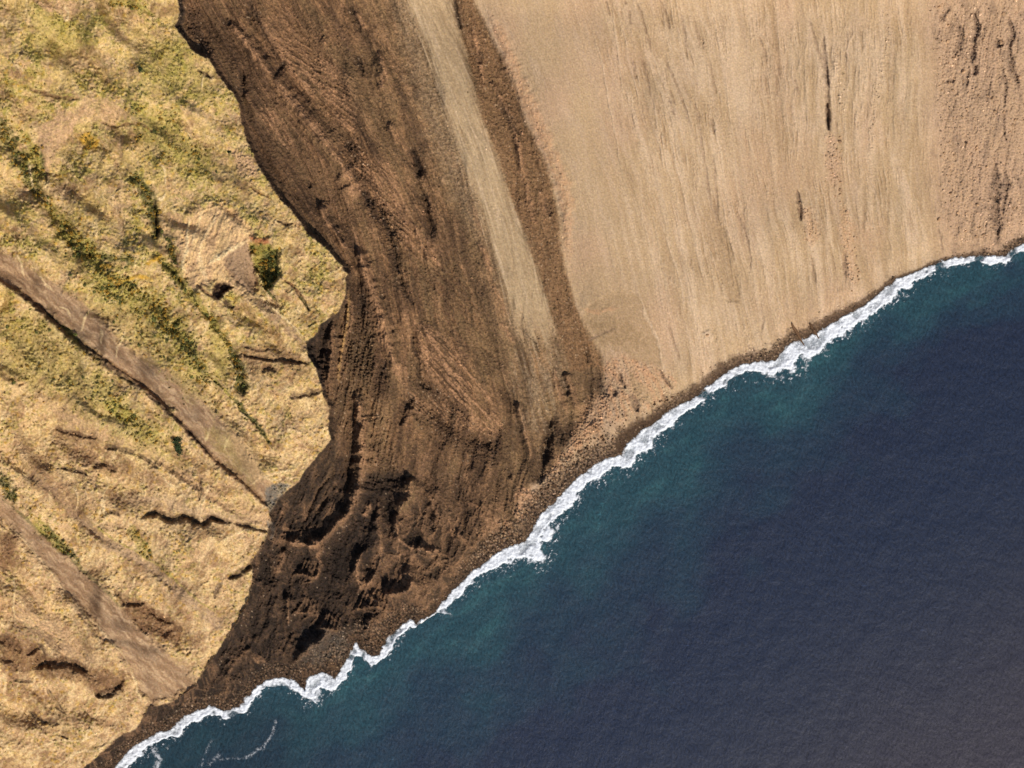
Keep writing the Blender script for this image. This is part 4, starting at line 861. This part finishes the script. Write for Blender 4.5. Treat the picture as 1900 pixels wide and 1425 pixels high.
def simple_mat(name, col, amt=.3, sc_=1.5):
    m, t, b = new_mat(name, .9, .2)
    n = t.nodes.new('ShaderNodeTexNoise'); n.inputs['Scale'].default_value = sc_; n.inputs['Detail'].default_value = 4
    tc = t.nodes.new('ShaderNodeTexCoord'); t.links.new(tc.outputs['Object'], n.inputs['Vector'])
    oi = t.nodes.new('ShaderNodeObjectInfo')
    cr = t.nodes.new('ShaderNodeValToRGB'); e = cr.color_ramp.elements
    e[0].position = .3; e[0].color = (*[x_ * (1 - amt) for x_ in col], 1); e[1].position = .7; e[1].color = (*[min(1, x_ * (1 + amt)) for x_ in col], 1)
    a = t.nodes.new('ShaderNodeMath'); a.operation = 'MULTIPLY_ADD'; a.inputs[1].default_value = .4; t.links.new(oi.outputs['Random'], a.inputs[0])
    s_ = t.nodes.new('ShaderNodeMath'); s_.operation = 'SUBTRACT'; s_.inputs[1].default_value = .2; t.links.new(n.outputs[0], s_.inputs[0]); t.links.new(s_.outputs[0], a.inputs[2])
    t.links.new(a.outputs[0], cr.inputs[0]); t.links.new(cr.outputs[0], b.inputs['Base Color'])
    return m
def lin(col): return tuple(float(q) * ALB for q in tolin(np.array(col, F)))
m_tan = simple_mat('tan_rock', lin((205,165,125))); m_dark = simple_mat('basalt_rock', lin((120,90,64)), .5)
rock_sets = {}
for key, mat in (('tan', m_tan), ('dark', m_dark)):
    L_ = []
    for q in range(5):
        me = rock_mesh(q * 3 + (7 if key == 'dark' else 0)); me.materials.append(mat); L_.append(me)
    rock_sets[key] = L_
def put(me, name, u, v, size, label, cat, group, sink=.25, rz=None, sc3=(1, 1, 1)):
    z = float(sample(np.array([u], F), np.array([v], F))[0])
    x_, y_ = world(u, v, z)
    o = bpy.data.objects.new(name, me); sc.collection.objects.link(o)
    o.location = (x_, y_, z + size * (.5 - sink)); o.rotation_euler = (0, 0, random.uniform(0, 6.28) if rz is None else rz)
    o.scale = (size * sc3[0], size * sc3[1], size * sc3[2]); tag(o, label, cat, group); return o
def in_poly(poly, n):
    xs = [p[0] for p in poly]; ys = [p[1] for p in poly]; o_ = []
    while len(o_) < n:
        a_ = rng.uniform(min(xs), max(xs), 400).astype(F); b_ = rng.uniform(min(ys), max(ys), 400).astype(F)
        k_ = inside(a_, b_, poly); o_ += list(zip(a_[k_], b_[k_]))
    return o_[:n]
rock_specs = [
 ([(1742,5),(1895,5),(1895,440),(1790,455),(1755,380),(1738,200)], 120, 'tan', (.9, 2.0), 'tan boulder strewn on the rough stony slope at the right edge', 'boulders on the rough slope'),
 ([(1538,250),(1562,245),(1572,380),(1556,400),(1540,330)], 24, 'tan', (.8, 1.7), 'tan boulder in the stony gully below the dark crack in the sand', 'boulders in the sand gully'),
 ([(1480,370),(1500,390),(1515,470),(1500,470)], 10, 'tan', (.7, 1.4), 'tan boulder at the foot of the short crack in the sand', 'boulders below the short crack'),
 ([(1562,430),(1590,430),(1600,545),(1580,545)], 18, 'tan', (.8, 1.5), 'tan boulder in the stony streak ending at the beach', 'boulders in the stony streak'),
 ([(1130,780),(1190,755),(1262,725),(1240,758),(1180,790),(1140,815),(1060,875),(1000,935),(985,925),(1050,850)], 90, 'dark', (.8, 1.7), 'brown boulder heaped on the shore below the pink rock foot', 'boulders on the middle shore'),
 ([(700,1195),(720,1150),(750,1140),(762,1150),(735,1168),(715,1190),(706,1212),(690,1216)], 22, 'dark', (.8, 1.5), 'brown boulder on the small dark point of the shore', 'boulders on the dark point')]
for poly, n_, key, (s0, s1_), lb, gp in rock_specs:
    for u_, v_ in in_poly(poly, n_):
        put(random.choice(rock_sets[key]), 'boulder', float(u_), float(v_), s0 + (s1_ - s0) * random.random() ** 2.2, lb, 'boulder', gp)
for u_, v_, s_, lb in ((1856,79,2.6,'large grey tan boulder set in a dark hollow near the upper right corner'), (1742,407,2.4,'lone tan boulder at the head of a thin rill on the smooth sand'),
                       (1558,263,2.4,'big angular tan boulder in the middle of the sand gully'), (1312,622,2.2,'pale boulder standing alone on the lower sand slope')):
    put(rock_sets['tan'][1], 'boulder', u_, v_, s_, lb, 'boulder', None)
# loose stones nobody could count
def scatter(name, pu, pv, size, mat, label, base, cat, colr=None, flat=.7):
    n_ = len(pu); z = sample(pu, pv); x_, y_ = world(pu, pv, z)
    nv = len(base[0]); tri = np.array(base[1]); bv = np.array(base[0], F)
    a_ = rng.uniform(0, 6.28, n_).astype(F); ca, sa = np.cos(a_), np.sin(a_)
    s_ = size[:, None] * rng.uniform(.75, 1.25, (n_, 3)).astype(F) * np.array([1, 1, flat], F)
    jit = rng.uniform(.8, 1.2, (n_, nv, 1)).astype(F)
    vv = bv[None] * jit * s_[:, None, :]
    xx = vv[..., 0] * ca[:, None] - vv[..., 1] * sa[:, None] + x_[:, None]; yy = vv[..., 0] * sa[:, None] + vv[..., 1] * ca[:, None] + y_[:, None]
    zz = vv[..., 2] + z[:, None] + size[:, None] * .12
    co_ = np.stack([xx, yy, zz], -1).reshape(-1, 3)
    q_ = (tri[None] + (np.arange(n_) * nv)[:, None, None]).reshape(-1, 3)
    cc_ = None if colr is None else np.repeat(colr, nv, 0)
    o = mesh_from(name, co_, q_, mat, cc_, 'stuff', smooth=False); tag(o, label, cat, kind='stuff'); return o
octa = ([(1,0,0),(-.5,.87,.1),(-.5,-.87,0),(.45,.5,.7),(.3,-.5,.75),(-.6,0,.65),(0,0,-.6)], [(3,5,4),(0,3,4),(0,1,3),(1,5,3),(1,2,5),(2,4,5),(2,0,4),(0,6,1),(1,6,2),(2,6,0)])
def rej(dens, n_, lo=(-30, -30), hi=(1930, 1450)):
    a_ = rng.uniform(lo[0], hi[0], n_).astype(F); b_ = rng.uniform(lo[1], hi[1], n_).astype(F)
    k_ = rng.uniform(0, 1, n_) < dens(a_, b_); return a_[k_], b_[k_]
rubd = .8 * BZ + (1 - .9 * CH) * np.clip(rub * .55 + bm * .10 * (1 + b1) + bm * .12 * (fbm(U / 30, V / 60, 401, 3) > .1), 0, 1) * (cd > 1) * (1 - bmask2 * .85) * (1 - .5 * gm)
pu, pv = rej(lambda a_, b_: pick(rubd, a_, b_), 120000)
bzz = pick(BZ, pu, pv); sz = (.32 + 1.0 * rng.uniform(0, 1, len(pu)) ** 5 + .35 * bzz).astype(F)
base_c = pick(cl.reshape(NR, NC, 3), pu, pv)
tint = (.6 + 1.9 * rng.uniform(0, 1, (len(pu), 1)) ** 2).astype(F)
scatter('loose_stones', pu, pv, sz, ground_mat('loose_rock', 1, .2, .1), 'small loose stones scattered over scree, gullies and beach', octa, 'stones', (base_c * tint + bzz[:, None] * (tint > 1.6) * np.array([.10, .075, .05], F) * (.35 + .65 * ss(700, 950, pu))[:, None]).astype(F))

# thin rock ribs on the beach
def rib(u0, v0, u1, v1, lb):
    n_ = 9; bm_ = bmesh.new(); rows = []
    for i in range(n_ + 1):
        t_ = i / n_; u_ = u0 + (u1 - u0) * t_ + random.uniform(-.7, .7); v_ = v0 + (v1 - v0) * t_
        z = max(float(sample(np.array([u_], F), np.array([v_], F))[0]), 0); x_, y_ = world(u_, v_, z)
        wd = .9 * (.5 + math.sin(math.pi * min(.95, t_ + .1))) ; hh = 3.2 * (.35 + .65 * math.sin(math.pi * (t_ * .85 + .1))) * random.uniform(.8, 1.1)
        dx, dy = (v1 - v0), (u1 - u0); l_ = math.hypot(dx, dy); nx, ny = dx / l_, dy / l_
        rows.append([bm_.verts.new((x_ + nx * a_, y_ + ny * a_, z + h_)) for a_, h_ in ((-wd * 1.5, -1.2), (-wd * .8, hh * .7), (-wd * .1, hh), (wd * .6, hh * .8), (wd * 1.5, -1.2))])
    for r0_, r1_ in zip(rows[:-1], rows[1:]):
        for q in range(4): bm_.faces.new((r0_[q], r0_[q + 1], r1_[q + 1], r1_[q]))
    bm_.faces.new(rows[0]); bm_.faces.new(rows[-1][::-1])
    bmesh.ops.recalc_face_normals(bm_, faces=bm_.faces)
    me = bpy.data.meshes.new('rock_rib'); bm_.to_mesh(me); bm_.free(); me.materials.append(m_dark)
    o = bpy.data.objects.new('rock_rib', me); sc.collection.objects.link(o); tag(o, lb, 'rock rib')
rib(1469, 600, 1492, 641, 'thin rock rib crossing the dark beach, the longer and left one of the two')
rib(1502, 600, 1519, 628, 'shorter right one of the two thin rock ribs on the dark beach')

# ------------------------------------------------------------------ shrubs and tufts
def shrub_mesh(seed, mat, n_=150, flowers=None):
    r_ = random.Random(seed); vs = []; fs_ = []; mi = []
    lob = [(r_.uniform(-.45, .45), r_.uniform(-.45, .45), r_.uniform(.25, .55), r_.uniform(.4, .65)) for _ in range(5)]
    for i in range(n_):
        lx, ly, lz, lr = r_.choice(lob); d = Vector((r_.gauss(0, 1), r_.gauss(0, 1), abs(r_.gauss(0, 1)))).normalized() * lr * r_.uniform(.6, 1.05)
        p = Vector((lx, ly, lz)) + d; a_ = Vector((r_.gauss(0, 1), r_.gauss(0, 1), r_.gauss(0, .6))).normalized(); b_ = a_.cross(d).normalized(); s_ = r_.uniform(.12, .24)
        k_ = len(vs); vs += [p + a_ * s_, p - a_ * s_ * .5 + b_ * s_ * .8, p - a_ * s_ * .5 - b_ * s_ * .8]; fs_.append((k_, k_ + 1, k_ + 2)); mi.append(1 if flowers and r_.random() < flowers[1] and d.z > 0 else 0)
    me = bpy.data.meshes.new('shrub'); me.from_pydata([tuple(v) for v in vs], [], fs_); me.materials.append(mat)
    if flowers: me.materials.append(flowers[0])
    me.polygons.foreach_set('material_index', mi); me.update(); return me
m_dg = simple_mat('dark_shrub_leaf', (.035, .055, .018), .4); m_gg = simple_mat('green_shrub_leaf', (.14, .145, .04), .4); m_ye = simple_mat('yellow_bloom', (.46, .26, .04), .25); m_oc = simple_mat('ochre_leaf', (.28, .20, .05), .3)
shr = {'dark': [shrub_mesh(q, m_dg) for q in (1, 2)], 'green': [shrub_mesh(q, m_gg) for q in (3, 4)], 'yellow': [shrub_mesh(q, m_oc, 150, (m_ye, .6)) for q in (5, 6)]}
put(shr['dark'][0], 'shrub', 262, 129, 2.7, 'single round dark bush on the open grass near the top left', 'shrub', None, sink=.5)
put(shr['yellow'][0], 'shrub', 271, 137, 1.7, 'yellow bush touching the lower right of the single dark bush', 'shrub', None, sink=.5)
for k_, (a_, b_) in enumerate(((329, 815), (331, 825), (334, 836))): put(shr['dark'][k_ % 2], 'shrub', a_, b_, 5.2 if k_ < 2 else 4.2, ('uppermost', 'middle', 'lowest')[k_] + ' dark green bush of the upright clump below the gravel wash', 'shrub', 'upright dark bush clump', sink=.5)
put(shr['dark'][1], 'shrub', 427, 284, 2.6, 'dark bush right by a bare rocky patch close to the grass edge', 'shrub', None, sink=.5)
veg = np.clip(VEG, 0, 1) * gm * ss(-.25, .2, NZ2 + .6 * NZ)
pu, pv = rej(lambda a_, b_: pick(veg, a_, b_), 90000, (-20, -20), (660, 1100))
inn = (pu > 2) & (pv > 2); pu, pv = pu[inn], pv[inn]
dk = pick(C[..., 0], pu, pv) < 105
GP = (('dark', 'dark green shrub growing in a gully of the grassy hillside', 'dark gully shrubs'), ('green', 'light green shrub growing along a gully of the grassy hillside', 'green gully shrubs'), ('yellow', 'yellow flowering shrub growing along a gully of the grassy hillside', 'yellow gully shrubs'))
used_n = 0
for k_ in range(min(292, len(pu))):
    q = 0 if (dk[k_] and random.random() < .6) else (2 if random.random() < .55 else 1)
    key, lb, gp = GP[q]
    put(random.choice(shr[key]), 'shrub', float(pu[k_]), float(pv[k_]), random.uniform(1.2, 2.1), lb, 'shrub', gp, sink=.5)
# the rest of the gully scrub, and the tussock grass
def leafy(seed):
    r_ = random.Random(seed); vs = []; fs_ = []
    for i in range(9):
        a_ = r_.uniform(0, 6.28); rr = r_.uniform(.1, .9); x_, y_ = math.cos(a_) * rr, math.sin(a_) * rr; s_ = r_.uniform(.35, .6); b_ = r_.uniform(0, 6.28); h_ = r_.uniform(.5, 1.0) * (1.1 - rr * .5)
        k_ = len(vs); vs += [(x_ + math.cos(b_) * s_, y_ + math.sin(b_) * s_, h_ * .35), (x_ - math.cos(b_) * s_, y_ - math.sin(b_) * s_, h_ * .3), (x_ * .8, y_ * .8, h_ + .15)]; fs_.append((k_, k_ + 1, k_ + 2))
    return vs, fs_
m_leaf, t, b = new_mat('tussock_leaf', .85, .1)
at = t.nodes.new('ShaderNodeAttribute'); at.attribute_name = 'ground'; t.links.new(at.outputs['Color'], b.inputs['Base Color'])
pal = np.array([lin((104,104,54)), lin((156,148,70)), lin((222,168,62)), lin((176,162,82))], F)
su_, sv_ = pu[292:], pv[292:]
ch = rng.choice(4, len(su_), p=[.27, .28, .28, .17]); 
scatter('gully_scrub', su_, sv_, rng.uniform(.9, 1.9, len(su_)).astype(F), m_leaf, 'dense low scrub filling the gullies of the hillside', leafy(3), 'scrub', pal[ch])
bare = np.clip((C[..., 0] - C[..., 1]) / 42, 0, 1)            # redder ground carries fewer tufts
td = gm * (1 - .85 * WASH) * (1 - .9 * BARE) * (.10 + .9 * ss(-34, -10, C[..., 1] - C[..., 0])) * (cd > 4) * np.clip(.7 + 1.2 * g1 + 1.4 * g2, .1, 1)
pu, pv = rej(lambda a_, b_: pick(td, a_, b_), 125000, (-30, -30), (660, 1440))
gc = pick(C, pu, pv)
pal2 = np.array([(154,146,66), (184,168,86), (226,190,124), (100,92,54), (218,166,76)], F)
pc = pal2[rng.choice(5, len(pu), p=[.30, .24, .20, .20, .06])]
tc_ = (tolin(pc * (.5 - .25 * ss(500, 900, pv))[:, None] + gc * (.5 + .25 * ss(500, 900, pv))[:, None]) * ALB).astype(F)
scatter('grass', pu, pv, (.48 + .85 * rng.uniform(0, 1, len(pu)) ** 2.5).astype(F), m_leaf, 'tussocks of dry and green grass covering the hillside', leafy(8), 'grass', tc_, flat=.8)
